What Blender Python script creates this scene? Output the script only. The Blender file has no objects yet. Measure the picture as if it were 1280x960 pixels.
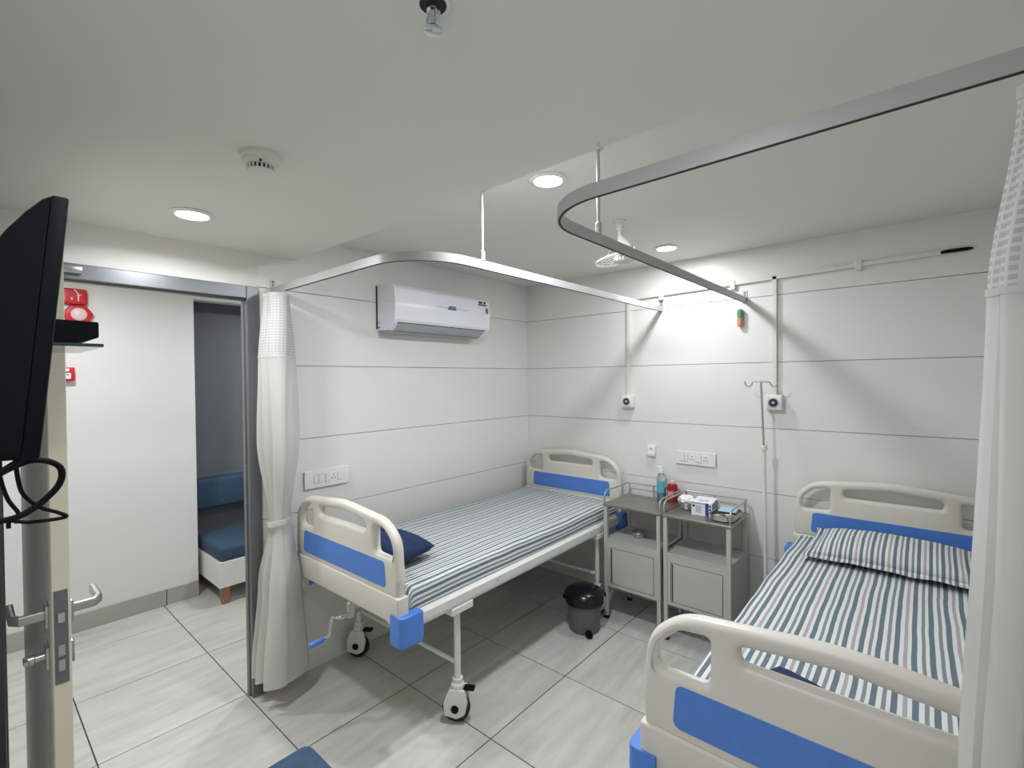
import bpy, bmesh, math, random
from mathutils import Vector, Matrix, noise

random.seed(7)
S = bpy.context.scene
COL = S.collection
PI = math.pi

# ------------------------------------------------------------------ camera, world, light, exposure
cam_d = bpy.data.cameras.new('camera')
cam = bpy.data.objects.new('camera', cam_d)
COL.objects.link(cam)
CAM = Vector((2.65, -3.294, 1.651))
_yaw, _pit, _rol = math.radians(40.71), math.radians(0.684), math.radians(-0.615)
_f = Vector((-math.sin(_yaw)*math.cos(_pit), math.cos(_yaw)*math.cos(_pit), -math.sin(_pit)))
_r = Vector((math.cos(_yaw), math.sin(_yaw), 0))
_u = _r.cross(_f)
_r2 = _r*math.cos(_rol) + _u*math.sin(_rol)
_u2 = -_r*math.sin(_rol) + _u*math.cos(_rol)
cam.matrix_world = Matrix(((_r2.x, _u2.x, -_f.x, CAM.x), (_r2.y, _u2.y, -_f.y, CAM.y),
                           (_r2.z, _u2.z, -_f.z, CAM.z), (0, 0, 0, 1)))
cam_d.sensor_width = 36.0
cam_d.lens = 36.0*596.66/1280.0
cam_d.clip_start = 0.02
S.camera = cam

world = bpy.data.worlds.new('world')
S.world = world
world.use_nodes = True
world.node_tree.nodes['Background'].inputs[0].default_value = (0.6, 0.65, 0.7, 1)
world.node_tree.nodes['Background'].inputs[1].default_value = 0.05

S.view_settings.view_transform = 'Standard'
S.view_settings.look = 'None'
S.view_settings.exposure = 0.0
S.view_settings.gamma = 1.0
S.view_settings.use_curve_mapping = False

LAMP_POWER = 14.7

# ------------------------------------------------------------------ helpers
def lin(c):
    def f(v):
        v /= 255.0
        return v/12.92 if v <= 0.04045 else ((v+0.055)/1.055)**2.4
    return (f(c[0]), f(c[1]), f(c[2]), 1.0)

MATS = {}
def mat(name, rgb, rough=0.5, metal=0.0, var=0.04, scale=6.0, bump=0.0, bscale=80.0, emit=0.0, alpha=1.0, trans=0.0, ior=1.45, coat=0.0, spec=0.5):
    if name in MATS:
        return MATS[name]
    m = bpy.data.materials.new(name)
    m.use_nodes = True
    nt = m.node_tree
    b = nt.nodes['Principled BSDF']
    c = lin(rgb)
    b.inputs['Roughness'].default_value = rough
    b.inputs['Metallic'].default_value = metal
    b.inputs['IOR'].default_value = ior
    if trans: b.inputs['Transmission Weight'].default_value = trans
    b.inputs['Specular IOR Level'].default_value = spec
    if coat: b.inputs['Coat Weight'].default_value = coat
    if alpha < 1: b.inputs['Alpha'].default_value = alpha
    tc = nt.nodes.new('ShaderNodeTexCoord')
    n = nt.nodes.new('ShaderNodeTexNoise')
    n.inputs['Scale'].default_value = scale
    n.inputs['Detail'].default_value = 4
    nt.links.new(tc.outputs['Object'], n.inputs['Vector'])
    r = nt.nodes.new('ShaderNodeValToRGB')
    r.color_ramp.elements[0].position = 0.3
    r.color_ramp.elements[1].position = 0.7
    r.color_ramp.elements[0].color = tuple(v*(1-var) for v in c[:3]) + (1,)
    r.color_ramp.elements[1].color = tuple(min(1, v*(1+var)) for v in c[:3]) + (1,)
    nt.links.new(n.outputs['Fac'], r.inputs['Fac'])
    nt.links.new(r.outputs['Color'], b.inputs['Base Color'])
    if bump:
        n2 = nt.nodes.new('ShaderNodeTexNoise')
        n2.inputs['Scale'].default_value = bscale
        n2.inputs['Detail'].default_value = 3
        nt.links.new(tc.outputs['Object'], n2.inputs['Vector'])
        bp = nt.nodes.new('ShaderNodeBump')
        bp.inputs['Strength'].default_value = bump
        bp.inputs['Distance'].default_value = 0.005
        nt.links.new(n2.outputs['Fac'], bp.inputs['Height'])
        nt.links.new(bp.outputs['Normal'], b.inputs['Normal'])
    if emit:
        b.inputs['Emission Color'].default_value = (0.93, 0.97, 1.0, 1)
        b.inputs['Emission Strength'].default_value = emit
    MATS[name] = m
    return m

def tag(o, label=None, cat=None, group=None, kind=None):
    if label: o['label'] = label
    if cat: o['category'] = cat
    if group: o['group'] = group
    if kind: o['kind'] = kind
    return o

def link_mesh(name, me, m=None, parent=None, loc=None):
    o = bpy.data.objects.new(name, me)
    COL.objects.link(o)
    if m is not None:
        me.materials.append(m)
    if parent is not None:
        o.parent = parent
    if loc is not None:
        o.location = loc
    return o

def obj(name, bm, m, parent=None, smooth=True, loc=None, angle=35):
    bmesh.ops.recalc_face_normals(bm, faces=bm.faces[:])
    me = bpy.data.meshes.new(name)
    bm.to_mesh(me)
    bm.free()
    if smooth:
        me.shade_smooth()
        try:
            me.set_sharp_from_angle(angle=math.radians(angle))
        except Exception:
            pass
    return link_mesh(name, me, m, parent, loc)

def empty(name, loc=(0, 0, 0), rz=0.0):
    o = bpy.data.objects.new(name, None)
    COL.objects.link(o)
    o.location = loc
    o.rotation_euler = (0, 0, rz)
    o.empty_display_size = 0.1
    return o

def BM():
    return bmesh.new()

def box(bm, x0, x1, y0, y1, z0, z1, bev=0.0, seg=2, M=None):
    r = bmesh.ops.create_cube(bm, size=1.0)
    vs = r['verts']
    for v in vs:
        v.co = Vector(((x0+x1)/2 + v.co.x*(x1-x0), (y0+y1)/2 + v.co.y*(y1-y0), (z0+z1)/2 + v.co.z*(z1-z0)))
    if bev > 0:
        es = list({e for v in vs for e in v.link_edges})
        rr = bmesh.ops.bevel(bm, geom=es, offset=bev, segments=seg, affect='EDGES', profile=0.5)
        vs = [v for v in rr['verts']] if M is not None else vs
        if M is not None:
            vs = list({v for f in rr['faces'] for v in f.verts} | {v for v in rr['verts']})
    if M is not None:
        bmesh.ops.transform(bm, matrix=M, verts=[v for v in vs if v.is_valid])
    return bm

def bbox(x0, x1, y0, y1, z0, z1, bev=0.0, seg=2):
    return box(BM(), x0, x1, y0, y1, z0, z1, bev, seg)

def sweep(bm, pts, prof, closed=False, up=Vector((0, 0, 1)), caps=True):
    """sweep a 2D profile (side, up) along pts, keeping the profile upright"""
    pts = [Vector(p) for p in pts]
    n = len(pts)
    rings = []
    for i, p in enumerate(pts):
        if closed:
            t = pts[(i+1) % n] - pts[i-1]
        else:
            t = (pts[min(i+1, n-1)] - pts[max(i-1, 0)])
        t.normalize()
        u = up
        s = t.cross(u)
        if s.length < 1e-4:
            s = t.cross(Vector((1, 0, 0)))
        s.normalize()
        u2 = s.cross(t).normalized()
        rings.append([bm.verts.new(p + s*a + u2*b) for a, b in prof])
    k = len(prof)
    for i in range(n if closed else n-1):
        A, B = rings[i], rings[(i+1) % n]
        for j in range(k):
            bm.faces.new((A[j], A[(j+1) % k], B[(j+1) % k], B[j]))
    if caps and not closed:
        bm.faces.new(rings[0][::-1])
        bm.faces.new(rings[-1])
    return bm

def tube(bm, pts, r, seg=10, closed=False, radii=None):
    """round tube with parallel transport frames"""
    pts = [Vector(p) for p in pts]
    n = len(pts)
    T = []
    for i in range(n):
        a = pts[(i+1) % n] if (closed or i < n-1) else pts[i]
        b = pts[i-1] if (closed or i > 0) else pts[i]
        T.append((a-b).normalized())
    ref = Vector((0, 0, 1)) if abs(T[0].z) < 0.9 else Vector((1, 0, 0))
    N = T[0].cross(ref).normalized()
    rings = []
    for i in range(n):
        N = (N - T[i]*N.dot(T[i]))
        N.normalize()
        B = T[i].cross(N)
        rr = radii[i] if radii else r
        rings.append([bm.verts.new(pts[i] + (N*math.cos(2*PI*k/seg) + B*math.sin(2*PI*k/seg))*rr) for k in range(seg)])
    for i in range(n if closed else n-1):
        A, Bq = rings[i], rings[(i+1) % n]
        for j in range(seg):
            bm.faces.new((A[j], A[(j+1) % seg], Bq[(j+1) % seg], Bq[j]))
    if not closed:
        bm.faces.new(rings[0][::-1])
        bm.faces.new(rings[-1])
    return bm

def lathe(bm, prof, c=(0, 0, 0), seg=24, axis='z', M=None, is_ring=False):
    """prof: list of (r, h)"""
    c = Vector(c)
    rings = []
    for r, h in prof:
        ring = []
        for k in range(seg):
            a = 2*PI*k/seg
            if axis == 'z': v = Vector((r*math.cos(a), r*math.sin(a), h))
            elif axis == 'x': v = Vector((h, r*math.cos(a), r*math.sin(a)))
            else: v = Vector((r*math.cos(a), h, r*math.sin(a)))
            if M is not None: v = M @ v
            ring.append(bm.verts.new(c + v))
        rings.append(ring)
    for i in range(len(rings)-1):
        A, B = rings[i], rings[i+1]
        for j in range(seg):
            bm.faces.new((A[j], A[(j+1) % seg], B[(j+1) % seg], B[j]))
    if is_ring:
        A, B = rings[-1], rings[0]
        for j in range(seg):
            bm.faces.new((A[j], A[(j+1) % seg], B[(j+1) % seg], B[j]))
        return bm
    bm.faces.new(rings[0][::-1])
    bm.faces.new(rings[-1])
    return bm

def smooth_path(pts, n=8, closed=False):
    P = [Vector(p) for p in pts]
    out = []
    N = len(P)
    rng = range(N if closed else N-1)
    for i in rng:
        p0 = P[i-1] if (closed or i > 0) else P[0]
        p1 = P[i]
        p2 = P[(i+1) % N]
        p3 = P[(i+2) % N] if (closed or i+2 < N) else P[-1]
        for k in range(n):
            t = k/n
            out.append(0.5*((2*p1) + (p2-p0)*t + (2*p0-5*p1+4*p2-p3)*t*t + (3*p1-p0-3*p2+p3)*t**3))
    if not closed:
        out.append(P[-1])
    return out

def fillet(pts, seg=6):
    """pts [(x,y,r)] counter-clockwise -> rounded polygon"""
    out = []
    n = len(pts)
    for i in range(n):
        p = Vector(pts[i][:2]); r = pts[i][2]
        a = Vector(pts[i-1][:2]); b = Vector(pts[(i+1) % n][:2])
        if r <= 0:
            out.append(p); continue
        da = (a-p).normalized(); db = (b-p).normalized()
        ang = da.angle(db)
        d = min(r/math.tan(ang/2), (a-p).length*0.49, (b-p).length*0.49)
        s = p + da*d; e = p + db*d
        for k in range(seg+1):
            t = k/seg
            out.append((1-t)**2*s + 2*t*(1-t)*p + t*t*e)
    return out

def plate(bm, outer, holes, y0, y1, bev, rings=3):
    """solid plate in the XZ plane between y0 and y1, with through holes and rounded edges.
    outer is CCW, holes CCW too (they are reversed here)."""
    loops = [list(outer)] + [list(h)[::-1] for h in holes]
    def inset(loop, d):
        n = len(loop); res = []
        for i in range(n):
            p = loop[i]; a = loop[i-1]; b = loop[(i+1) % n]
            e1 = (p-a); e2 = (b-p)
            if e1.length < 1e-9: e1 = e2
            if e2.length < 1e-9: e2 = e1
            n1 = Vector((-e1.y, e1.x)).normalized(); n2 = Vector((-e2.y, e2.x)).normalized()
            m = (n1+n2)
            if m.length < 1e-6: m = n1
            m.normalize()
            k = max(0.5, m.dot(n1))
            res.append(p + m*(d/k))
        return res
    steps = []
    for k in range(rings+1):
        t = (PI/2)*k/rings
        steps.append((bev*(1-math.sin(t)), y0 + bev*(1-math.cos(t))))   # from the flat face outwards
    full = steps + [(i, y0+y1-y) for i, y in steps[::-1]]
    front_edges, back_edges = [], []
    for lp in loops:
        prev = None
        for si, (d, y) in enumerate(full):
            q = inset(lp, d)
            ring = [bm.verts.new((p.x, y, p.y)) for p in q]
            if prev:
                n = len(ring)
                for j in range(n):
                    bm.faces.new((prev[j], prev[(j+1) % n], ring[(j+1) % n], ring[j]))
            else:
                first = ring
            prev = ring
        for ring, store in ((first, front_edges), (prev, back_edges)):
            n = len(ring)
            for j in range(n):
                e = bm.edges.get((ring[j], ring[(j+1) % n]))
                store.append(e)
    for es in (front_edges, back_edges):
        bmesh.ops.triangle_fill(bm, use_beauty=True, use_dissolve=False, edges=es)
    return bm

def copy_tree(o, parent=None):
    c = o.copy()
    COL.objects.link(c)
    c.parent = parent
    for ch in list(o.children):
        if ch.name in bpy.data.objects:
            copy_tree(ch, c)
    return c

# ------------------------------------------------------------------ materials
M_WALL = mat('wall_laminate', (230, 229, 225), 0.38, var=0.012, scale=3, bump=0.02, bscale=30)
M_GROOVE = mat('groove_shadow_gap', (150, 150, 146), 0.8)
M_PAINT = mat('white_paint', (230, 229, 225), 0.6, var=0.015, scale=2, bump=0.03, bscale=120)
M_CEIL = mat('ceiling_paint', (225, 227, 220), 0.75, var=0.012, scale=1.5, bump=0.03, bscale=140)
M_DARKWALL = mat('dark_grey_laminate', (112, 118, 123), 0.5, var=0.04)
M_FRAME = mat('grey_metal_frame', (120, 123, 126), 0.35, 0.55, var=0.05)
M_SKIRT = mat('grey_skirting', (172, 171, 164), 0.4)
M_GROUT = mat('dark_grout', (70, 70, 67), 0.9)
M_ABS = mat('ivory_plastic', (216, 213, 203), 0.33, var=0.015, scale=4)
M_BLUE = mat('blue_plastic', (84, 132, 214), 0.4, var=0.04, scale=30)
M_STEELW = mat('white_coated_steel', (222, 223, 219), 0.35, var=0.02)
M_GREYST = mat('grey_coated_steel', (188, 189, 183), 0.42, var=0.02)
M_INOX = mat('stainless_steel', (188, 188, 184), 0.3, 0.9, var=0.06, scale=14)
M_INOXD = mat('brushed_steel_top', (158, 156, 150), 0.38, 0.85, var=0.08, scale=10)
M_CHROME = mat('chrome', (205, 207, 210), 0.15, 1.0, var=0.02)
M_ALU = mat('aluminium_rail', (184, 186, 186), 0.4, 0.2, var=0.03)
M_SLOT = mat('dark_slot', (52, 54, 54), 0.8)
M_BLACK = mat('black_plastic', (10, 14, 18), 0.6, var=0.1, spec=0.15)
M_BLACKG = mat('glossy_black_plastic', (16, 18, 24), 0.22, var=0.1)
M_RUBBER = mat('dark_rubber', (38, 40, 42), 0.7)
M_BIN = mat('grey_bin_plastic', (98, 103, 104), 0.45)
M_WHITEP = mat('white_plastic', (232, 233, 232), 0.35, var=0.01)
M_OFFW = mat('off_white_plastic', (225, 224, 215), 0.4, var=0.01)
M_NAVY = mat('navy_cotton', (28, 45, 82), 0.85, var=0.12, scale=20, bump=0.15, bscale=300)
M_SOFA = mat('slate_blue_fabric', (58, 82, 104), 0.9, var=0.1, scale=30, bump=0.2, bscale=300)
M_WOOD = mat('light_wood', (164, 118, 84), 0.5, var=0.12, scale=20)
M_DOOR = mat('cream_door_laminate', (222, 216, 196), 0.35, var=0.03, scale=5)
M_DOORF = mat('pale_grey_door_face', (188, 192, 184), 0.32, var=0.03, scale=5)
M_RED = mat('red_plastic', (196, 34, 38), 0.4, var=0.05)
M_PALE = mat('pale_diffuser', (222, 196, 196), 0.4)
M_GREENP = mat('green_plastic', (96, 146, 102), 0.45)
M_ORANGEP = mat('salmon_plastic', (212, 142, 116), 0.5)
M_LAMP = mat('lamp_diffuser', (255, 255, 255), 0.5, var=0, emit=30.0)
M_GLASSY = mat('clear_plastic', (225, 235, 238), 0.08, trans=0.9, var=0.0)
M_BLUELIQ = mat('blue_liquid', (26, 142, 178), 0.2, var=0.05)
M_REDLIQ = mat('red_bottle_plastic', (150, 26, 36), 0.3, var=0.06)
M_COTTON = mat('white_cotton', (240, 240, 238), 0.95, var=0.03, scale=60, bump=0.4, bscale=150)
M_PAPER = mat('white_card', (232, 234, 238), 0.6, var=0.02)
M_BLUEPR = mat('blue_print', (44, 70, 140), 0.6)
M_GREYPR = mat('grey_print', (150, 160, 178), 0.6)
M_DARKPR = mat('dark_print', (46, 48, 58), 0.6)
M_PALEBLUE = mat('pale_blue_paper', (176, 200, 220), 0.7)
M_ACW = mat('appliance_white', (238, 240, 247), 0.25, var=0.01)
M_ACG = mat('appliance_grey', (176, 180, 182), 0.4)

def mat_sheet():
    m = bpy.data.materials.new('striped_cotton'); m.use_nodes = True
    nt = m.node_tree; b = nt.nodes['Principled BSDF']
    b.inputs['Roughness'].default_value = 0.9
    uv = nt.nodes.new('ShaderNodeUVMap')
    sep = nt.nodes.new('ShaderNodeSeparateXYZ')
    nz = nt.nodes.new('ShaderNodeTexNoise'); nz.inputs['Scale'].default_value = 5.0; nz.inputs['Detail'].default_value = 2
    nt.links.new(uv.outputs['UV'], nz.inputs['Vector'])
    nt.links.new(uv.outputs['UV'], sep.inputs[0])
    mm = nt.nodes.new('ShaderNodeMath'); mm.operation = 'MULTIPLY_ADD'
    mm.inputs[1].default_value = 0.008
    nt.links.new(nz.outputs['Fac'], mm.inputs[0]); nt.links.new(sep.outputs['X'], mm.inputs[2])
    dv = nt.nodes.new('ShaderNodeMath'); dv.operation = 'DIVIDE'; dv.inputs[1].default_value = 0.138
    nt.links.new(mm.outputs[0], dv.inputs[0])
    fr = nt.nodes.new('ShaderNodeMath'); fr.operation = 'FRACT'; nt.links.new(dv.outputs[0], fr.inputs[0])
    rp = nt.nodes.new('ShaderNodeValToRGB'); rp.color_ramp.interpolation = 'CONSTANT'
    W = lin((216, 220, 220)); T = lin((102, 117, 127)); G = lin((134, 137, 139)); P = lin((172, 164, 166))
    stops = [(0.0, T)]
    third = 1/3.0
    seq = [(T, G), (T, P), (T, G)]
    st = []
    for k, (a, c) in enumerate(seq):
        o = k*third
        st += [(o, a), (o+0.105, W), (o+0.19, c), (o+0.262, W)]
    cr = rp.color_ramp
    cr.elements[0].position = 0.0; cr.elements[0].color = T
    cr.elements[1].position = st[1][0]; cr.elements[1].color = st[1][1]
    for p_, c_ in st[2:]:
        e = cr.elements.new(p_); e.color = c_
    nt.links.new(fr.outputs[0], rp.inputs['Fac'])
    nt.links.new(rp.outputs['Color'], b.inputs['Base Color'])
    n2 = nt.nodes.new('ShaderNodeTexNoise'); n2.inputs['Scale'].default_value = 14; n2.inputs['Detail'].default_value = 6
    n2.inputs['Distortion'].default_value = 1.2
    nt.links.new(uv.outputs['UV'], n2.inputs['Vector'])
    bp = nt.nodes.new('ShaderNodeBump'); bp.inputs['Strength'].default_value = 0.35; bp.inputs['Distance'].default_value = 0.012
    nt.links.new(n2.outputs['Fac'], bp.inputs['Height']); nt.links.new(bp.outputs['Normal'], b.inputs['Normal'])
    return m
M_SHEET = mat_sheet()

def mat_tile():
    m = bpy.data.materials.new('floor_tile_porcelain'); m.use_nodes = True
    nt = m.node_tree; b = nt.nodes['Principled BSDF']
    b.inputs['Roughness'].default_value = 0.3
    tc = nt.nodes.new('ShaderNodeTexCoord')
    oi = nt.nodes.new('ShaderNodeObjectInfo')
    vm = nt.nodes.new('ShaderNodeVectorMath'); vm.operation = 'ADD'
    cmb = nt.nodes.new('ShaderNodeCombineXYZ')
    ml = nt.nodes.new('ShaderNodeMath'); ml.operation = 'MULTIPLY'; ml.inputs[1].default_value = 37.0
    nt.links.new(oi.outputs['Random'], ml.inputs[0]); nt.links.new(ml.outputs[0], cmb.inputs['Z'])
    nt.links.new(tc.outputs['Object'], vm.inputs[0]); nt.links.new(cmb.outputs[0], vm.inputs[1])
    mp = nt.nodes.new('ShaderNodeMapping'); mp.inputs['Scale'].default_value = (9.0, 1.6, 1.0)
    mp.inputs['Rotation'].default_value = (0, 0, 0.18)
    nt.links.new(vm.outputs[0], mp.inputs['Vector'])
    n = nt.nodes.new('ShaderNodeTexNoise'); n.inputs['Scale'].default_value = 1.6; n.inputs['Detail'].default_value = 6
    n.inputs['Roughness'].default_value = 0.6
    nt.links.new(mp.outputs[0], n.inputs['Vector'])
    r = nt.nodes.new('ShaderNodeValToRGB')
    r.color_ramp.elements[0].position = 0.3; r.color_ramp.elements[0].color = lin((186, 185, 178))
    r.color_ramp.elements[1].position = 0.65; r.color_ramp.elements[1].color = lin((208, 208, 202))
    nt.links.new(n.outputs['Fac'], r.inputs['Fac']); nt.links.new(r.outputs['Color'], b.inputs['Base Color'])
    return m
M_TILE = mat_tile()

def mat_curtain():
    m = bpy.data.materials.new('curtain_cloth'); m.use_nodes = True
    nt = m.node_tree; b = nt.nodes['Principled BSDF']; out = nt.nodes['Material Output']
    b.inputs['Roughness'].default_value = 0.85
    b.inputs['Base Color'].default_value = lin((238, 238, 236))
    uv = nt.nodes.new('ShaderNodeUVMap')
    w = nt.nodes.new('ShaderNodeTexNoise'); w.inputs['Scale'].default_value = 60
    nt.links.new(uv.outputs['UV'], w.inputs['Vector'])
    bp = nt.nodes.new('ShaderNodeBump'); bp.inputs['Strength'].default_value = 0.12; bp.inputs['Distance'].default_value = 0.004
    nt.links.new(w.outputs['Fac'], bp.inputs['Height']); nt.links.new(bp.outputs['Normal'], b.inputs['Normal'])
    tl = nt.nodes.new('ShaderNodeBsdfTranslucent'); tl.inputs['Color'].default_value = lin((238, 238, 234))
    mx = nt.nodes.new('ShaderNodeMixShader'); mx.inputs['Fac'].default_value = 0.5
    nt.links.new(b.outputs[0], mx.inputs[1]); nt.links.new(tl.outputs[0], mx.inputs[2])
    nt.links.new(mx.outputs[0], out.inputs['Surface'])
    return m
M_CURT = mat_curtain()

def mat_net():
    m = bpy.data.materials.new('curtain_net'); m.use_nodes = True
    nt = m.node_tree; b = nt.nodes['Principled BSDF']; out = nt.nodes['Material Output']
    b.inputs['Roughness'].default_value = 0.8
    b.inputs['Base Color'].default_value = lin((198, 198, 196))
    uv = nt.nodes.new('ShaderNodeUVMap')
    br = nt.nodes.new('ShaderNodeTexBrick')
    br.offset = 0.0; br.squash = 1.0
    br.inputs['Color1'].default_value = (0, 0, 0, 1); br.inputs['Color2'].default_value = (0, 0, 0, 1)
    br.inputs['Mortar'].default_value = (1, 1, 1, 1)
    br.inputs['Scale'].default_value = 1.0
    br.inputs['Brick Width'].default_value = 0.017; br.inputs['Row Height'].default_value = 0.014
    br.inputs['Mortar Size'].default_value = 0.0030; br.inputs['Mortar Smooth'].default_value = 0.0
    nt.links.new(uv.outputs['UV'], br.inputs['Vector'])
    mr = nt.nodes.new('ShaderNodeMapRange'); mr.inputs['To Min'].default_value = 0.74; mr.inputs['To Max'].default_value = 1.0
    nt.links.new(br.outputs['Color'], mr.inputs['Value'])
    tr = nt.nodes.new('ShaderNodeBsdfTransparent')
    mx = nt.nodes.new('ShaderNodeMixShader')
    nt.links.new(mr.outputs[0], mx.inputs['Fac'])
    nt.links.new(tr.outputs[0], mx.inputs[1]); nt.links.new(b.outputs[0], mx.inputs[2])
    nt.links.new(mx.outputs[0], out.inputs['Surface'])
    return m
M_NET = mat_net()

# ------------------------------------------------------------------ the room shell
ZH, ZL, YSTEP = 2.455, 2.317, -2.063          # raised ceiling, dropped ceiling, step between them
XR, YF = 3.15, -3.42                          # right wall, wall on the camera side
DY0, DY1 = -3.22, -2.255                      # doorway in the left wall (outer edges of its frame)
GROOVES = [0.0, 0.505, 0.915, 1.322, 1.733, 2.146, ZH]

# floor: a grout bed with every tile on it
floor = tag(obj('floor', bbox(-2.2, XR+0.1, YF-0.1, 0.1, -0.06, -0.003), M_GROUT, smooth=False), kind='structure')
TX = [1.148 + 0.6*k for k in range(-6, 5)]
TY = [-0.525 + 0.6*k for k in range(-5, 2)]
tile_me = None
for i in range(len(TX)-1):
    for j in range(len(TY)-1):
        x0, x1, y0, y1 = TX[i], TX[i+1], TY[j], TY[j+1]
        x0 = max(x0, -2.2); x1 = min(x1, XR); y0 = max(y0, YF); y1 = min(y1, 0.0)
        if x1-x0 < 0.03 or y1-y0 < 0.03: continue
        full = abs(x1-x0-0.6) < 1e-4 and abs(y1-y0-0.6) < 1e-4
        cx, cy = (x0+x1)/2, (y0+y1)/2
        if full and tile_me is not None:
            link_mesh('floor_tile', tile_me, None, floor, (cx, cy, 0))
        else:
            hx, hy = (x1-x0)/2-0.0026, (y1-y0)/2-0.0026
            o = obj('floor_tile', bbox(-hx, hx, -hy, hy, -0.004, 0.0, 0.001, 1), M_TILE, floor, smooth=False, loc=(cx, cy, 0))
            if full: tile_me = o.data

# ceilings
ceil = obj('ceiling', bbox(-0.12, XR+0.1, YSTEP-0.02, 0.1, ZH, ZH+0.05), M_CEIL, smooth=False)
tag(ceil, kind='structure')
box_b = bbox(-0.12, XR+0.1, YF-0.1, YSTEP, ZL, ZL+0.19)
obj('dropped_ceiling', box_b, M_CEIL, ceil, smooth=False)
tag(obj('ceiling', bbox(-2.3, -0.12, -4.6, 0.1, 2.40, 2.45), M_CEIL, smooth=False), kind='structure')

def panelled(name, axis, a0, a1, groove_clip=None):
    """laminate wall: backing plus one panel per row, with recessed joints"""
    bm = BM()
    if axis == 'y':                                             # left wall, plane x=0
        box(bm, -0.05, -0.012, a0, a1, 0, ZH)
    else:
        box(bm, a0-0.05, a1, 0.012, 0.10, 0, ZH)
    w = tag(obj(name, bm, M_GROOVE, smooth=False), kind='structure')
    for k in range(len(GROOVES)-1):
        z0, z1 = GROOVES[k]+(0.0015 if k else 0), GROOVES[k+1]-(0.0015 if k < len(GROOVES)-2 else 0)
        if axis == 'y':
            b = bbox(-0.012, 0, a0, a1, z0, z1, 0.0008, 1)
        else:
            b = bbox(a0-0.012, a1, 0, 0.012, z0, z1, 0.0008, 1)
        obj('wall_panel', b, M_WALL, w, smooth=False)
    return w
wall_left = panelled('wall_left', 'y', DY1, 0.0)
wall_back = panelled('wall_back', 'x', 0.0, XR)
tag(obj('wall_left', bbox(-0.05, 0.0, YF-0.1, DY0, 0, ZH), M_PAINT, smooth=False), kind='structure')
tag(obj('wall_left', bbox(-0.05, 0.0, DY0, DY1, 2.142, ZH), M_PAINT, smooth=False), kind='structure')
tag(obj('wall_right', bbox(XR, XR+0.1, YF-0.1, 0.1, 0, ZH), M_PAINT, smooth=False), kind='structure')
tag(obj('wall_front', bbox(-0.10, XR+0.1, YF-0.1, YF, 0, ZH), M_PAINT, smooth=False), kind='structure')

# corridor seen through the doorway
tag(obj('wall_corridor', bbox(-1.72, -1.60, -4.6, -2.10, 0, 2.40), M_PAINT, smooth=False), kind='structure')
tag(obj('wall_corridor', bbox(-1.72, -1.60, -2.10, 0.1, 2.285, 2.40), M_PAINT, smooth=False), kind='structure')
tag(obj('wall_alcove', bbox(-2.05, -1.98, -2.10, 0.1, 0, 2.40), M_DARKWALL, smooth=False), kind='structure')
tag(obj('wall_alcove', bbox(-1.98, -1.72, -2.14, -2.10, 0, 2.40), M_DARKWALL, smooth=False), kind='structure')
tag(obj('wall_corridor', bbox(-2.05, -0.10, 0.0, 0.1, 0, 2.40), M_PAINT, smooth=False), kind='structure')
tag(obj('wall_corridor', bbox(-1.72, -0.10, -4.7, -4.6, 0, 2.40), M_PAINT, smooth=False), kind='structure')
tag(obj('wall_corridor', bbox(-0.12, -0.10, -4.6, YF-0.1, 0, 2.40), M_PAINT, smooth=False), kind='structure')
tag(obj('floor', bbox(-2.2, -0.10, -4.7, YF-0.1, -0.06, -0.001), M_TILE, smooth=False), kind='structure')
bb = tag(obj('baseboard_corridor', bbox(-1.60, -1.588, -4.6, -2.10, 0, 0.118, 0.002, 1), M_SKIRT, smooth=False), kind='structure')
obj('joint', bbox(-1.589, -1.5872, -2.311, -2.306, 0.0, 0.118), M_GROUT, bb, smooth=False)

# door frame (grey metal) and the open door leaf
fr = tag(empty('door_1', (0, 0, 0)), kind='structure')
fr['label'] = 'grey metal door frame with an open cream door leaf'
def jamb(y0, y1, side):
    bm = BM()
    box(bm, -0.055, 0.012, y0, y1, 0, 2.142, 0.003, 1)
    box(bm, -0.052, -0.020, y0-0.006, y1+0.006, 0, 2.14, 0.002, 1)
    return bm
obj('jamb', jamb(-2.316, DY1, 1), M_FRAME, fr, smooth=False)
obj('jamb', jamb(DY0, -3.192, -1), M_FRAME, fr, smooth=False)
bm = BM(); box(bm, -0.055, 0.012, -3.192, -2.316, 2.078, 2.142, 0.003, 1); box(bm, -0.052, -0.020, -3.186, -2.322, 2.070, 2.08, 0.002, 1)
obj('frame_head', bm, M_FRAME, fr, smooth=False)
# closer bracket on the head
bm = BM()
box(bm, 0.012, 0.034, -3.06, -2.95, 2.098, 2.130, 0.004, 2)
lathe(bm, [(0.016, 0), (0.016, 0.02)], (0.034, -3.02, 2.114), 14, 'x')
tube(bm, [(0.05, -3.02, 2.118), (0.16, -3.05, 2.135), (0.34, -3.075, 2.13)], 0.008, 8)
obj('closer_arm', bm, M_CHROME, fr)

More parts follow.
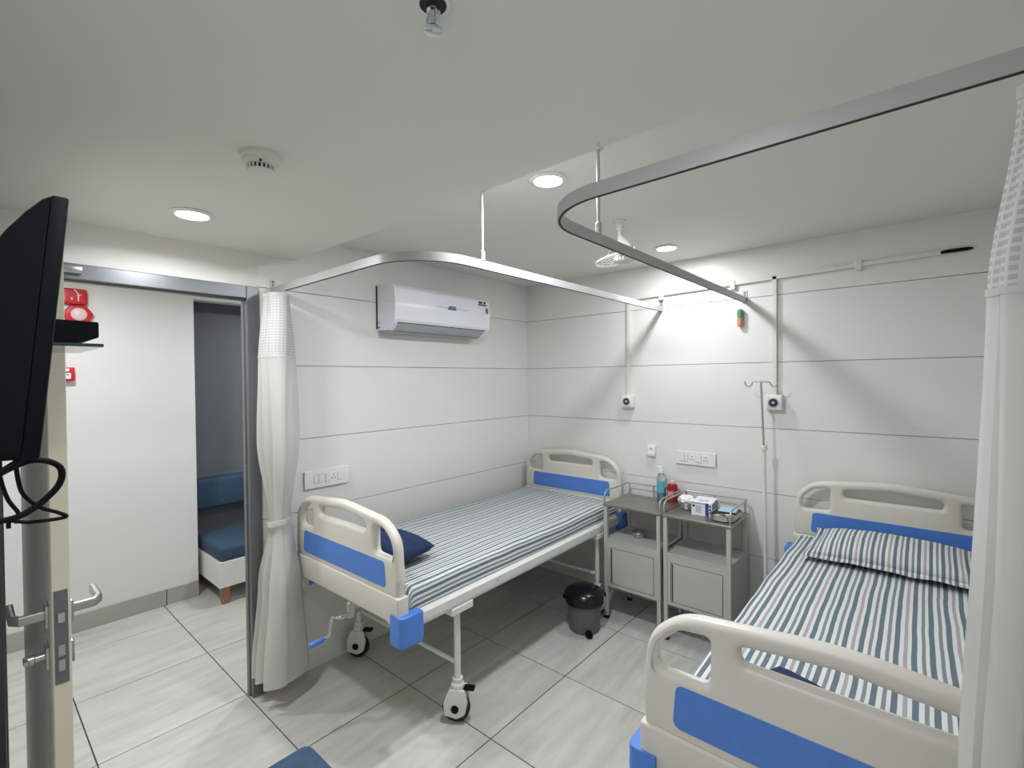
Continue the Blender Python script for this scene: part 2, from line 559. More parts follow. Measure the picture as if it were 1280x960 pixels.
leaf = obj('door_leaf', bbox(0.022, 0.885, -3.139, -3.101, 0.008, 2.07, 0.0015, 1), M_DOOR, fr, smooth=False)
bm = BM(); box(bm, 0.022, 0.870, -3.1412, -3.139, 0.01, 2.068)
obj('face_sheet', bm, M_DOORF, leaf, smooth=False)
obj('lock_plate', bbox(0.885, 0.888, -3.135, -3.107, 0.840, 1.092, 0.001, 1), M_FRAME, leaf, smooth=False)
bm = BM()
box(bm, 0.888, 0.897, -3.128, -3.114, 1.005, 1.035, 0.003, 1)
obj('latch', bm, M_CHROME, leaf)
bm = BM()
box(bm, 0.888, 0.8915, -3.128, -3.114, 0.915, 0.945, 0.001, 1)
box(bm, 0.888, 0.8915, -3.128, -3.114, 0.875, 0.905, 0.001, 1)
obj('dead_bolt', bm, M_INOX, leaf, smooth=False)
def handle(side):
    y = -3.139 if side < 0 else -3.101
    h = empty('handle_set'); h.parent = leaf
    bm = BM(); box(bm, 0.795, 0.850, min(y, y+side*0.010), max(y, y+side*0.010), 0.985, 1.045, 0.003, 2)
    box(bm, 0.795, 0.850, min(y, y+side*0.010), max(y, y+side*0.010), 0.872, 0.932, 0.003, 2)
    pts = [(0.822, y+side*0.008, 1.015), (0.822, y+side*0.056, 1.015), (0.80, y+side*0.070, 1.015), (0.70, y+side*0.070, 1.016)]
    sweep(bm, pts, fillet([(-0.008, -0.013, 0.005), (0.008, -0.013, 0.005), (0.008, 0.013, 0.005), (-0.008, 0.013, 0.005)], 3))
    if side < 0:
        lathe(bm, [(0.012, 0), (0.012, -0.02), (0.018, -0.022), (0.018, -0.034)], (0.822, y-0.01, 0.902), 14, 'y')
        box(bm, 0.803, 0.841, y-0.052, y-0.040, 0.895, 0.909, 0.003, 2)
    bmesh.ops.recalc_face_normals(bm, faces=bm.faces[:])
    me = bpy.data.meshes.new('handle'); bm.to_mesh(me); bm.free(); me.shade_smooth(); me.set_sharp_from_angle(angle=0.6)
    bpy.data.objects.remove(h)
    return link_mesh('handle', me, M_INOX, leaf)
handle(-1); handle(1)

# ------------------------------------------------------------------ ceiling lights
def downlight(x, y, z, label, power, spread=180):
    t = tag(empty('downlight', (x, y, z)), label, 'ceiling light', 'recessed downlights')
    bm = BM(); lathe(bm, [(0.054, 0.0), (0.072, 0.0), (0.076, -0.003), (0.072, -0.007), (0.058, -0.010), (0.054, -0.006)], (0, 0, 0), 32, is_ring=True)
    obj('trim_ring', bm, M_WHITEP, t)
    bm = BM(); lathe(bm, [(0.054, -0.001), (0.054, -0.005)], (0, 0, 0), 32)
    obj('diffuser', bm, M_LAMP, t)
    ld = bpy.data.lights.new('downlight_lamp', 'AREA'); ld.shape = 'DISK'; ld.size = 0.13
    ld.energy = power; ld.color = (0.95, 0.967, 1.0); ld.spread = math.radians(spread)
    lo = bpy.data.objects.new('lamp', ld); COL.objects.link(lo); lo.parent = t; lo.location = (0, 0, -0.014)
    return t
downlight(0.456, -2.676, ZL, 'round recessed downlight in the dropped ceiling near the doorway', LAMP_POWER*0.60, 165)
downlight(1.50, -1.72, ZH, 'round recessed downlight between the two curtain rail bends', LAMP_POWER*1.4)
downlight(1.44, -0.40, ZH, 'round recessed downlight near the panelled back wall above the cabinets', LAMP_POWER*0.5)
downlight(2.20, -3.02, ZL, 'round recessed downlight just above the camera side of the room', LAMP_POWER*0.34)
downlight(-0.75, -2.95, 2.40, 'round recessed downlight in the corridor ceiling outside the doorway', LAMP_POWER*1.05)
downlight(-0.80, -1.30, 2.40, 'unseen round downlight added in the corridor ceiling to light the sofa alcove', LAMP_POWER*1.1)  # unseen extra lamp, added to brighten the dark alcove and its sofa

# smoke detector
t = tag(empty('smoke_detector', (1.165, -2.697, ZL)), 'round white smoke detector with dark vents on the dropped ceiling', 'smoke detector')
bm = BM(); lathe(bm, [(0.058, 0.0), (0.058, -0.012), (0.054, -0.016)], (0, 0, 0), 36); obj('base', bm, M_OFFW, t)
bm = BM(); lathe(bm, [(0.052, -0.016), (0.050, -0.026), (0.040, -0.032)], (0, 0, 0), 36); obj('body', bm, M_OFFW, t)
bm = BM(); lathe(bm, [(0.034, -0.032), (0.034, -0.046)], (0, 0, 0), 24); obj('vent_core', bm, M_SLOT, t)
fm = None
for k in range(20):
    a = 2*PI*k/20
    if fm is None:
        o = obj('vent_fin', bbox(0.033, 0.0385, -0.0025, 0.0025, -0.047, -0.031), M_OFFW, t, smooth=False); fm = o.data
    else:
        o = link_mesh('vent_fin', fm, None, t)
    o.rotation_euler = (0, 0, a)
bm = BM(); lathe(bm, [(0.040, -0.046), (0.038, -0.050), (0.020, -0.053)], (0, 0, 0), 28); obj('cap', bm, M_OFFW, t)
bm = BM(); lathe(bm, [(0.003, -0.028), (0.003, -0.033)], (0.043, -0.018, 0), 8); obj('indicator', bm, M_SLOT, t)

# sprinkler head
t = tag(empty('sprinkler', (1.992, -2.733, ZL)), 'chrome fire sprinkler head in a white ceiling cup', 'sprinkler')
bm = BM(); lathe(bm, [(0.024, -0.001), (0.029, -0.001), (0.031, -0.002), (0.029, -0.004), (0.024, -0.003)], (0, 0, 0), 28, is_ring=True); obj('escutcheon', bm, M_WHITEP, t)
bm = BM(); lathe(bm, [(0.024, -0.001), (0.024, -0.0035)], (0, 0, 0), 24); obj('cup', bm, M_SLOT, t)
bm = BM(); lathe(bm, [(0.012, -0.004), (0.012, -0.014), (0.007, -0.016), (0.004, -0.042)], (0, 0, 0), 16)
for s in (-1, 1):
    tube(bm, smooth_path([(s*0.010, 0, -0.012), (s*0.016, 0, -0.026), (s*0.006, 0, -0.044)], 5), 0.0025, 8)
obj('body', bm, M_CHROME, t)
bm = BM(); lathe(bm, [(0.016, -0.046), (0.017, -0.048), (0.005, -0.050)], (0, 0, 0), 20); obj('deflector', bm, M_CHROME, t)

# small screw hook in the ceiling
bm = BM()
tube(bm, smooth_path([(1.955, -2.10, ZL), (1.955, -2.10, ZL-0.012), (1.966, -2.10, ZL-0.02), (1.96, -2.10, ZL-0.03), (1.948, -2.10, ZL-0.026)], 5), 0.0016, 8)
tag(obj('ceiling_hook', bm, M_CHROME), 'tiny metal screw hook in the ceiling beside the hanging rail rod', 'hook')

# ------------------------------------------------------------------ curtain rails
def arc(cx, cy, r, a0, a1, z, n=14):
    return [(cx+r*math.cos(a0+(a1-a0)*k/n), cy+r*math.sin(a0+(a1-a0)*k/n), z) for k in range(n+1)]
def rail(name, path, rodpos, ends, label):
    t = tag(empty(name, ends[0]), label, 'curtain rail', 'ceiling-hung curtain rails')
    off = Vector(ends[0])
    P = [Vector(p)-off for p in path]
    bm = sweep(BM(), P, [(-0.007, -0.018), (0.007, -0.018), (0.007, 0.018), (-0.007, 0.018)])
    obj('track', bm, M_ALU, t, smooth=True)
    bm = sweep(BM(), [p+Vector((0, 0, -0.0186)) for p in P], [(-0.0032, -0.0008), (0.0032, -0.0008), (0.0032, 0.0010), (-0.0032, 0.0010)])
    obj('track_slot', bm, M_SLOT, t, smooth=False)
    r = Vector(rodpos)-off
    top = ZH - off.z
    bm = BM(); tube(bm, [r+Vector((0, 0, 0.018)), (r.x, r.y, top)], 0.006, 12)
    lathe(bm, [(0.011, 0.018), (0.011, 0.055), (0.007, 0.060)], r, 14)
    lathe(bm, [(0.020, top-r.z-0.004), (0.020, top-r.z)], r, 16)
    obj('hanger_rod', bm, M_ALU, t)
    for e, ax in zip(ends, ('x', 'y')):
        q = Vector(e)-off
        bm = BM()
        if e[1] > -0.05:
            box(bm, q.x-0.014, q.x+0.014, q.y-0.004, q.y, q.z-0.022, q.z+0.058, 0.002, 1)
        elif e[0] < 0.5:
            box(bm, q.x, q.x+0.004, q.y-0.014, q.y+0.014, q.z-0.022, q.z+0.058, 0.002, 1)
        else:
            box(bm, q.x-0.004, q.x, q.y-0.014, q.y+0.014, q.z-0.022, q.z+0.058, 0.002, 1)
        br = obj('wall_bracket', bm, M_ALU, t, smooth=False)
        for dz in (0.030, 0.046):
            bm = BM()
            if e[1] > -0.05: lathe(bm, [(0.004, -0.006), (0.004, -0.003)], (q.x, q.y, q.z+dz), 10, 'y')
            elif e[0] < 0.5: lathe(bm, [(0.004, 0.003), (0.004, 0.006)], (q.x, q.y, q.z+dz), 10, 'x')
            else: lathe(bm, [(0.004, -0.006), (0.004, -0.003)], (q.x, q.y, q.z+dz), 10, 'x')
            obj('screw', bm, M_SLOT, br)
    return t
ZR = 2.135
p1 = [(0.0, -2.18, ZR), (0.5, -2.18, ZR)] + arc(0.97, -1.92, 0.26, -PI/2, 0, ZR) + [(1.235, -1.0, ZR), (1.235, 0.0, ZR)]
rail('curtain_rail', p1, (1.232, -1.83, ZR), [(0.0, -2.18, ZR), (1.235, 0.0, ZR)], 'white bent curtain rail around the bed beside the air conditioner')
p2 = [(1.79, 0.0, ZR), (1.79, -1.0, ZR), (1.79, -1.9, ZR)] + arc(2.01, -1.99, 0.22, PI, 1.5*PI, ZR) + [(2.5, -2.21, ZR), (XR, -2.21, ZR)]
rail('curtain_rail', p2, (1.79, -1.82, ZR), [(1.79, 0.0, ZR), (XR, -2.21, ZR)], 'grey bent curtain rail crossing the upper right above the pillow bed')

# ------------------------------------------------------------------ curtains
def curtain_mesh(bm, uvl, x0, x1, yc, z_list, fn, n=120, length=1.6):
    """fn(s, z) -> (x, y); grid over z_list"""
    rows = []
    for z in z_list:
        rows.append([bm.verts.new((*fn(s/n, z), z)) for s in range(n+1)])
    for i in range(len(z_list)-1):
        for j in range(n):
            f = bm.faces.new((rows[i][j], rows[i][j+1], rows[i+1][j+1], rows[i+1][j]))
            for lp, (a, b) in zip(f.loops, ((i, j), (i, j+1), (i+1, j+1), (i+1, j))):
                lp[uvl].uv = (b/n*length, z_list[a])
    return bm

def lerp_tab(tab, z):
    for (za, a), (zb, b) in zip(tab, tab[1:]):
        if (za >= z >= zb):
            t = (za-z)/(za-zb) if za != zb else 0
            t = t*t*(3-2*t)
            return tuple(u+(v-u)*t for u, v in zip(a, b))
    return tab[-1][1] if z < tab[-1][0] else tab[0][1]

def curtain(label, tab, pleats, ztop, zseam, zbot, seed, tie=None, n=150, direction='x', length=2.2):
    """tab: z -> (centre x, half width x, centre y, pleat amplitude)"""
    base = lerp_tab(tab, zbot)
    t = tag(empty('curtain', (base[0], base[2], zbot)), label, 'curtain', 'hospital bed curtains')
    off = Vector((base[0], base[2], zbot))
    def fn(s, z):
        cx, hw, cy, am = lerp_tab(tab, z)
        ph = 2*PI*pleats*s
        w = noise.noise(Vector((s*7+seed, z*0.7, seed)))
        w2 = noise.noise(Vector((s*19+seed, z*1.6, seed+4)))
        a = am*(0.68+0.75*w)
        x = cx + hw*(2*s-1) + 0.018*math.sin(2*ph+seed)*min(1, am/0.04) + 0.012*w2
        y = cy + a*math.sin(ph + 0.8*w + 0.25*w2) + 0.02*w
        return (x-off.x, y-off.y)
    def grid(name, za, zb, nz, m):
        bm = BM(); uvl = bm.loops.layers.uv.new('UVMap')
        zs = [za+(zb-za)*k/nz for k in range(nz+1)]
        rows = []
        for z in zs:
            rows.append([bm.verts.new((*fn(s/n, z), z-off.z)) for s in range(n+1)])
        for i in range(nz):
            for j in range(n):
                f = bm.faces.new((rows[i][j], rows[i][j+1], rows[i+1][j+1], rows[i+1][j]))
                for lp, (a, b) in zip(f.loops, ((i, j), (i, j+1), (i+1, j+1), (i+1, j))):
                    lp[uvl].uv = (b/n*length, zs[a])
        me = bpy.data.meshes.new(name); bm.to_mesh(me); bm.free(); me.shade_smooth()
        return link_mesh(name, me, m, t)
    grid('net_top', ztop, zseam, 10, M_NET)
    grid('cloth', zseam, zbot, 44, M_CURT)
    # seam band where the net is sewn to the cloth
    bm = BM()
    pts = [Vector((*fn(s/n, zseam), zseam-off.z)) for s in range(n+1)]
    sweep(bm, pts, [(-0.002, -0.006), (0.002, -0.006), (0.002, 0.006), (-0.002, 0.006)])
    obj('seam', bm, M_CURT, t)
    bm = BM()
    pts = [Vector((*fn(s/n, ztop), ztop-off.z-0.008)) for s in range(n+1)]
    sweep(bm, pts, [(-0.002, -0.010), (0.002, -0.010), (0.002, 0.010), (-0.002, 0.010)])
    obj('header_tape', bm, M_CURT, t)
    cx, hw, cy, am = lerp_tab(tab, ztop)
    hk = None
    for k in range(7):
        s = (k+0.5)/7
        x = cx + hw*(2*s-1)
        p = fn(s, ztop)
        bm = BM()
        tube(bm, smooth_path([(x-off.x, -2.195-off.y if direction == 'x' else 0, ZR-0.02-off.z), (x-off.x, -2.195-off.y, ztop-off.z+0.012), (p[0], p[1], ztop-off.z-0.01)], 4), 0.0022, 6)
        obj('glider_hook', bm, M_WHITEP, t)
    if tie:
        cx, hw, cy, am = lerp_tab(tab, tie)
        pts = [((cx+(hw+0.022)*math.cos(a)-off.x), (cy+(am+0.004)*math.sin(a)-off.y), tie-off.z+0.012*math.sin(a+1)) for a in [2*PI*k/40 for k in range(40)]]
        bm = sweep(BM(), pts, [(-0.003, -0.013), (0.003, -0.013), (0.003, 0.013), (-0.003, 0.013)], closed=True)
        obj('tie_band', bm, M_CURT, t)
    return t
curtain('white curtain tied at the waist beside the grey door frame', 
        [(2.10, (0.105, 0.075, -2.215, 0.065)), (1.78, (0.105, 0.080, -2.215, 0.085)), (1.35, (0.11, 0.085, -2.215, 0.09)),
         (0.93, (0.115, 0.040, -2.215, 0.046)), (0.60, (0.11, 0.085, -2.22, 0.085)), (0.115, (0.112, 0.096, -2.225, 0.115))],
        6, 2.095, 1.775, 0.115, 2.3, tie=0.92)
curtain('white curtain hanging straight at the right edge in front of the pillow bed',
        [(2.10, (2.945, 0.175, -2.205, 0.055)), (1.78, (2.933, 0.195, -2.205, 0.05)), (0.9, (2.915, 0.21, -2.205, 0.05)), (0.055, (2.91, 0.215, -2.205, 0.055))],
        9, 2.095, 1.78, 0.055, 9.1)

# ------------------------------------------------------------------ beds
BED_L, BW = 2.065, 0.45
def board_meshes():
    top = [(-0.445, 0.715, 0.0), (0.445, 0.715, 0.0), (0.450, 0.80, 0.05), (0.436, 0.968, 0.13), (0.345, 1.042, 0.16), (0.0, 1.075, 0.9), (-0.345, 1.042, 0.16), (-0.436, 0.968, 0.13), (-0.450, 0.80, 0.05)]
    outer = fillet(top, 8)
    g = [(0.274, 0.884, 0.024), (0.412, 0.880, 0.030), (0.405, 0.945, 0.045), (0.350, 0.998, 0.035), (0.272, 1.006, 0.018)]
    gl = [(-x, z, r) for x, z, r in g][::-1]
    sl = [(-0.205, 0.966, 0.022), (0.205, 0.966, 0.022), (0.205, 1.008, 0.020), (0.0, 1.026, 0.3), (-0.205, 1.008, 0.020)]
    bm = plate(BM(), outer, [fillet(g, 5), fillet(gl, 5), fillet(sl, 5)], -0.024, 0.024, 0.020, 4)
    low = [(-0.455, 0.525, 0.012), (-0.415, 0.525, 0.012), (-0.405, 0.590, 0.03), (-0.36, 0.608, 0.02), (0.36, 0.608, 0.02), (0.405, 0.590, 0.03), (0.415, 0.525, 0.012), (0.455, 0.525, 0.012), (0.455, 0.725, 0.008), (-0.455, 0.725, 0.008)]
    bl = plate(BM(), fillet(low, 4), [], -0.029, 0.029, 0.008, 2)
    ins = [(-0.365, 0.748, 0.022), (0.365, 0.748, 0.022), (0.355, 0.862, 0.022), (-0.355, 0.862, 0.022)]
    bi = plate(BM(), fillet(ins, 5), [], -0.0255, 0.0255, 0.0012, 1)
    return bm, bl, bi

def caster(parent, x, y):
    K = 1.35
    before = set(bpy.data.objects)
    X0_, Y0_ = x, y
    x = y = 0.0
    # twin shells and wheel
    bm = BM()
    for s in (-1, 1):
        pl = fillet([(-0.045, 0.030, 0.01), (0.0, 0.020, 0.01), (0.030, 0.035, 0.02), (0.040, 0.080, 0.03), (0.030, 0.122, 0.01), (-0.028, 0.122, 0.02), (-0.048, 0.075, 0.02)], 4)
        tmp = BM(); plate(tmp, pl, [], s*0.020-0.006, s*0.020+0.006, 0.003, 2)
        me = bpy.data.meshes.new('tmp'); tmp.to_mesh(me); tmp.free()
        me.transform(Matrix.Translation((x, y, 0)) @ Matrix.Rotation(0.55, 4, 'Z'))
        bm.from_mesh(me); bpy.data.meshes.remove(me)
    box(bm, x-0.02, x+0.02, y-0.022, y+0.022, 0.108, 0.122, 0.004, 1)
    obj('caster_housing', bm, M_STEELW, parent)
    bm = BM()
    R = Matrix.Rotation(0.55, 3, 'Z')
    lathe(bm, [(0.018, -0.013), (0.046, -0.013), (0.050, -0.008), (0.050, 0.008), (0.046, 0.013), (0.018, 0.013)], (x-0.006*math.cos(.55), y-0.006*math.sin(.55), 0.050), 28, 'y', R)
    obj('caster_wheel', bm, M_RUBBER, parent)
    for s in (-1, 1):
        obj('axle_cap', lathe(BM(), [(0.014, s*0.0262), (0.014, s*0.029), (0.008, s*0.031)], (x-0.004, y-0.003, 0.056), 16, 'y', R), M_BLACK, parent)
    bm = lathe(BM(), [(0.020, 0.118), (0.024, 0.122), (0.024, 0.135), (0.019, 0.142), (0.019, 0.156)], (x, y, 0), 16)
    obj('caster_collar', bm, M_STEELW, parent)
    tmp = BM(); box(tmp, 0.022, 0.062, -0.014, 0.014, 0.116, 0.126, 0.004, 2)
    bmesh.ops.transform(tmp, matrix=Matrix.Rotation(0.55, 4, 'Z'), verts=tmp.verts[:])
    obj('brake_pedal', tmp, M_BLACK, parent)
    for o in set(bpy.data.objects) - before:
        o.data.transform(Matrix.Translation((X0_, Y0_, 0)) @ Matrix.Scale(K, 4))

def make_bed(label):
    t = tag(empty('hospital_bed'), label, 'bed', 'hospital beds')
    b1, b2, b3 = board_meshes()
    hb = obj('headboard', b1, M_ABS, t, angle=50); hb.location = (0, -0.03, 0)
    lo = obj('lower_skirt', b2, M_ABS, hb, angle=50)
    ins = obj('inset_panel', b3, M_BLUE, hb)
    fb = link_mesh('footboard', hb.data, None, t, (0, -BED_L+0.03, 0))
    link_mesh('lower_skirt', lo.data, None, fb); link_mesh('inset_panel', ins.data, None, fb)
    # corner bumpers
    for sx in (-1, 1):
        for yy, sy in ((-0.03, 1), (-BED_L+0.03, -1)):
            pr = fillet([(-0.017, -0.085, 0.008), (0.034, -0.085, 0.014), (0.034, 0.036, 0.030), (-0.050, 0.036, 0.008), (-0.050, 0.027, 0.003), (-0.017, 0.027, 0.003)], 5)
            if sx*sy < 0: pr = [Vector((p.x, p.y)) for p in pr]
            bm = BM()
            levels = [(0.522, 0.92), (0.528, 0.98), (0.536, 1.0), (0.566, 1.025), (0.571, 0.995), (0.602, 1.025), (0.607, 0.995), (0.644, 1.0), (0.650, 0.97)]
            rings = []
            for z, k in levels:
                rings.append([bm.verts.new((sx*(BW+0.006+p.x*k), yy+sy*(p.y*k+0.002), z)) for p in pr])
            n = len(pr)
            for a, b in zip(rings, rings[1:]):
                for j in range(n): bm.faces.new((a[j], a[(j+1) % n], b[(j+1) % n], b[j]))
            bm.faces.new(rings[0]); bm.faces.new(rings[-1])
            obj('corner_bumper', bm, M_BLUE, t, angle=25)
    # side rails: hollow section with a lip
    for s in (-1, 1):
        bm = BM()
        prof = [(0.0, 0.0), (0.030, 0.0), (0.030, 0.012), (0.034, 0.014), (0.034, 0.052), (0.030, 0.056), (0.0, 0.060)]
        rings = []
        for y in (-0.06, -BED_L+0.06):
            rings.append([bm.verts.new((s*(0.432+a), y, 0.574+b)) for a, b in prof])
        n = len(prof)
        for j in range(n): bm.faces.new((rings[0][j], rings[0][(j+1) % n], rings[1][(j+1) % n], rings[1][j]))
        bm.faces.new(rings[0]); bm.faces.new(rings[1])
        sr = obj('side_rail', bm, M_STEELW, t, smooth=False)
        for y in (-0.5, -1.45):
            obj('bolt', lathe(BM(), [(0.005, 0.466*s), (0.005, 0.469*s)], (0, y, 0.607), 10, 'x'), M_INOX, sr)
    for y in (-0.075, -BED_L+0.075):
        obj('end_rail', bbox(-0.432, 0.432, y-0.02, y+0.02, 0.577, 0.617, 0.003, 1), M_STEELW, t, smooth=False)
    # deck sections
    for a, b in ((-0.10, -0.76), (-0.77, -1.10), (-1.11, -1.98)):
        obj('deck_panel', bbox(-0.425, 0.425, b, a, 0.618, 0.634, 0.004, 1), M_STEELW, t, smooth=False)
    # legs
    for y in (-0.36, -1.70):
        for s in (-1, 1):
            x = s*0.425
            lg = obj('leg', tube(BM(), [(x, y, 0.575), (x, y, 0.205)], 0.016, 14), M_STEELW, t)
            obj('leg_bracket', bbox(x-0.024 if s < 0 else x-0.02, x+0.02 if s < 0 else x+0.044, y-0.07, y+0.07, 0.541, 0.574, 0.003, 1), M_STEELW, lg, smooth=False)
            caster(lg, x, y)
        obj('cross_bar', tube(BM(), [(-0.41, y, 0.28), (0.41, y, 0.28)], 0.011, 10), M_STEELW, t)
    # crank at the foot end
    cx = 0.085
    ck = obj('crank', tube(BM(), smooth_path([(cx, -1.86, 0.560), (cx, -2.085, 0.555), (cx-0.012, -2.115, 0.552), (cx-0.045, -2.125, 0.545), (cx-0.055, -2.13, 0.52), (cx-0.055, -2.14, 0.470), (cx-0.06, -2.15, 0.455), (cx-0.065, -2.16, 0.452)], 6), 0.009, 10), M_CHROME, t)
    obj('crank_handle', tube(BM(), [(cx-0.064, -2.156, 0.453), (cx-0.068, -2.168, 0.450), (cx-0.085, -2.215, 0.438), (cx-0.088, -2.222, 0.436)], 0.014, 12, radii=[0.008, 0.012, 0.014, 0.008]), M_BLUE, ck)
    obj('crank_bearing', bbox(cx-0.014, cx+0.014, -2.075, -2.045, 0.535, 0.61, 0.004, 1), M_INOX, ck)
    return t
bed1 = make_bed('hospital bed standing along the wall under the air conditioner')
bed1.location = (0.497, -0.045, 0); bed1.rotation_euler = (0, 0, math.radians(0.8))
bed2 = copy_tree(bed1)
bed2.location = (2.525, -0.045, 0); bed2.rotation_euler = (0, 0, 0)
bed2['label'] = 'hospital bed nearest the camera at the right, behind the hanging curtain'

def make_mattress(parent_bed, label, seed, ua):
    """flat mattress under a tucked striped sheet; local frame equals the bed's"""
    W, zt, zb, r = 0.425, 0.734, 0.636, 0.030
    y0, y1 = -0.075, -1.985
    sec = []
    sec.append((-W-0.004, zb))
    sec += [(-W-0.006, zb+0.03), (-W-0.004, zt-r)]
    for k in range(1, 7):
        a = PI - (PI/2)*k/6
        sec.append((-W+r+r*math.cos(a), zt-r+r*math.sin(a)))
    nx = 60
    for k in range(1, nx):
        sec.append((-W+r + (2*W-2*r)*k/nx, zt))
    for k in range(0, 7):
        a = PI/2 - (PI/2)*k/6
        sec.append((W-r+r*math.cos(a), zt-r+r*math.sin(a)))
    sec += [(W+0.006, zb+0.03), (W+0.004, zb)]
    arcl = [0.0]
    for a, b in zip(sec, sec[1:]):
        arcl.append(arcl[-1]+math.hypot(b[0]-a[0], b[1]-a[1]))
    ys = [y0, y0-0.002, y0-0.008, y0-0.018, y0-0.034]
    ny = 80
    ys += [y0-0.034 + (y1-y0+0.068)*k/ny for k in range(1, ny)]
    ys += [y1+0.034, y1+0.018, y1+0.008, y1+0.002, y1]
    def endf(y):
        d = min(abs(y-y0), abs(y-y1))
        if d >= 0.034: return 1.0
        return 0.25+0.75*math.sqrt(max(0, 1-((0.034-d)/0.034)**2))
    bm = BM(); uvl = bm.loops.layers.uv.new('UVMap')
    rows = []
    for y in ys:
        e = endf(y); row = []
        for (x, z) in sec:
            top = max(0, min(1, (z-zb)/(zt-zb)))
            nz = noise.noise(Vector((x*3.2+seed, y*2.3, seed))) * 0.007 + noise.noise(Vector((x*11+seed, y*7, seed*2))) * 0.003
            side = 0.006*noise.noise(Vector((y*5+seed, z*9, seed*3)))
            xx = x + (side if abs(x) > W-r else 0)*(1 if x > 0 else -1)*top
            zz = zb + (z-zb)*e + nz*top*e
            row.append(bm.verts.new((xx, y, zz)))
        rows.append(row)
    n = len(sec)
    for i in range(len(ys)-1):
        for j in range(n-1):
            f = bm.faces.new((rows[i][j], rows[i+1][j], rows[i+1][j+1], rows[i][j+1]))
            for lp, (a, b) in zip(f.loops, ((i, j), (i+1, j), (i+1, j+1), (i, j+1))):
                lp[uvl].uv = (arcl[b] + ua + 0.004*math.sin(ys[a]*4+seed), ys[a])
    # close the two ends and the underside
    for row in (rows[0], rows[-1]):
        f = bm.faces.new(row)
        for lp, k in zip(f.loops, range(n)): lp[uvl].uv = (arcl[k]+ua, 0)
    f = bm.faces.new([r_[0] for r_ in rows] + [r_[-1] for r_ in rows[::-1]])
    bmesh.ops.recalc_face_normals(bm, faces=bm.faces[:])
    me = bpy.data.meshes.new('mattress'); bm.to_mesh(me); bm.free(); me.shade_smooth(); me.set_sharp_from_angle(angle=1.0)
    o = link_mesh('mattress', me, M_SHEET)
    o.location = parent_bed.location; o.rotation_euler = parent_bed.rotation_euler
    tag(o, label, 'mattress', 'sheet-covered mattresses')
    return o
make_mattress(bed1, 'mattress under a striped sheet on the bed below the air conditioner', 1.7, 0.01)
make_mattress(bed2, 'mattress under a striped sheet on the right bed with the striped pillow', 5.2, 0.03)

def pillow(name, w, d, h, m, seed, nx=40, ny=28, flange=0.0, rnd=0.0):
    """pillow lying in the XY plane with its bottom at z=0"""
    bm = BM(); uvl = bm.loops.layers.uv.new('UVMap')
    def side(sgn):
        rows = []
        for j in range(ny+1):
            v = -1+2*j/ny; row = []
            for i in range(nx+1):
                u = -1+2*i/nx
                # corners pulled out, edges pinched in
                px = u*(w/2)*(1-0.045*(1-v*v)*abs(u)**3) ; py = v*(d/2)*(1-0.07*(1-u*u)*abs(v)**3)
                px *= 1-rnd*v**4; py *= 1-rnd*u**4
                k = max(0, 1-abs(u)**2.6)**0.55 * max(0, 1-abs(v)**2.4)**0.55
                nz = 0.006*noise.noise(Vector((u*3+seed, v*3, seed)))*k + 0.004*noise.noise(Vector((u*9+seed, v*7, seed+2)))*k
                hh = h*0.62*k + nz if sgn > 0 else -h*0.38*k
                row.append((px, py, hh + h*0.38))
            rows.append(row)
        return rows
    T, B = side(1), side(-1)
    vt = [[bm.verts.new(p) for p in r] for r in T]
    vb = [[vt[j][i] if (i in (0, nx) or j in (0, ny)) else bm.verts.new(B[j][i]) for i in range(nx+1)] for j in range(ny+1)]
    for V in (vt, vb):
        for j in range(ny):
            for i in range(nx):
                q = (V[j][i], V[j][i+1], V[j+1][i+1], V[j+1][i])
                try:
                    f = bm.faces.new(q)
                except ValueError:
                    continue
                for lp, (a, b) in zip(f.loops, ((j, i), (j, i+1), (j+1, i+1), (j+1, i))):
                    lp[uvl].uv = (b/nx*w*1.12, a/ny*d)
    bmesh.ops.recalc_face_normals(bm, faces=bm.faces[:])
    me = bpy.data.meshes.new(name); bm.to_mesh(me); bm.free(); me.shade_smooth()
    o = link_mesh(name, me, m)
    if flange > 0:
        pts = []
        for i in range(nx+1): pts.append(T[0][i])
        for j in range(1, ny+1): pts.append(T[j][nx])
        for i in range(nx-1, -1, -1): pts.append(T[ny][i])
        for j in range(ny-1, 0, -1): pts.append(T[j][0])
        bm = BM(); uvl = bm.loops.layers.uv.new('UVMap')
        n = len(pts)
        inner = [bm.verts.new((p[0]*0.985, p[1]*0.97, p[2])) for p in pts]
        outer = [bm.verts.new((p[0]*(1+2*flange/w), p[1]*(1+2*flange/d), p[2]-0.006+0.006*noise.noise(Vector((p[0]*14, p[1]*14, seed))))) for p in pts]
        low = [bm.verts.new((p.co.x, p.co.y, p.co.z-0.004)) for p in outer]
        for k in range(n):
            for A, B2 in ((inner, outer), (outer, low)):
                f = bm.faces.new((A[k], A[(k+1) % n], B2[(k+1) % n], B2[k]))
                for lp in f.loops:
                    lp[uvl].uv = ((lp.vert.co.x/w+0.5)*w*1.12, lp.vert.co.y)
        me = bpy.data.meshes.new('flange'); bm.to_mesh(me); bm.free(); me.shade_smooth()
        link_mesh('flange', me, M_SHEET, o)
    return o
pl = pillow('pillow', 0.64, 0.38, 0.112, M_SHEET, 3.0, flange=0.028)
pl.location = (2.545, -0.375, 0.745); pl.rotation_euler = (math.radians(4), 0, math.radians(-1))
tag(pl, 'pillow in a striped case on the right bed against the headboard', 'pillow', 'bed pillows')
pl = pillow('pillow', 0.50, 0.31, 0.13, M_NAVY, 8.0, rnd=0.07)
pl.location = (0.525, -1.868, 0.740); pl.rotation_euler = (0, 0, math.radians(7))
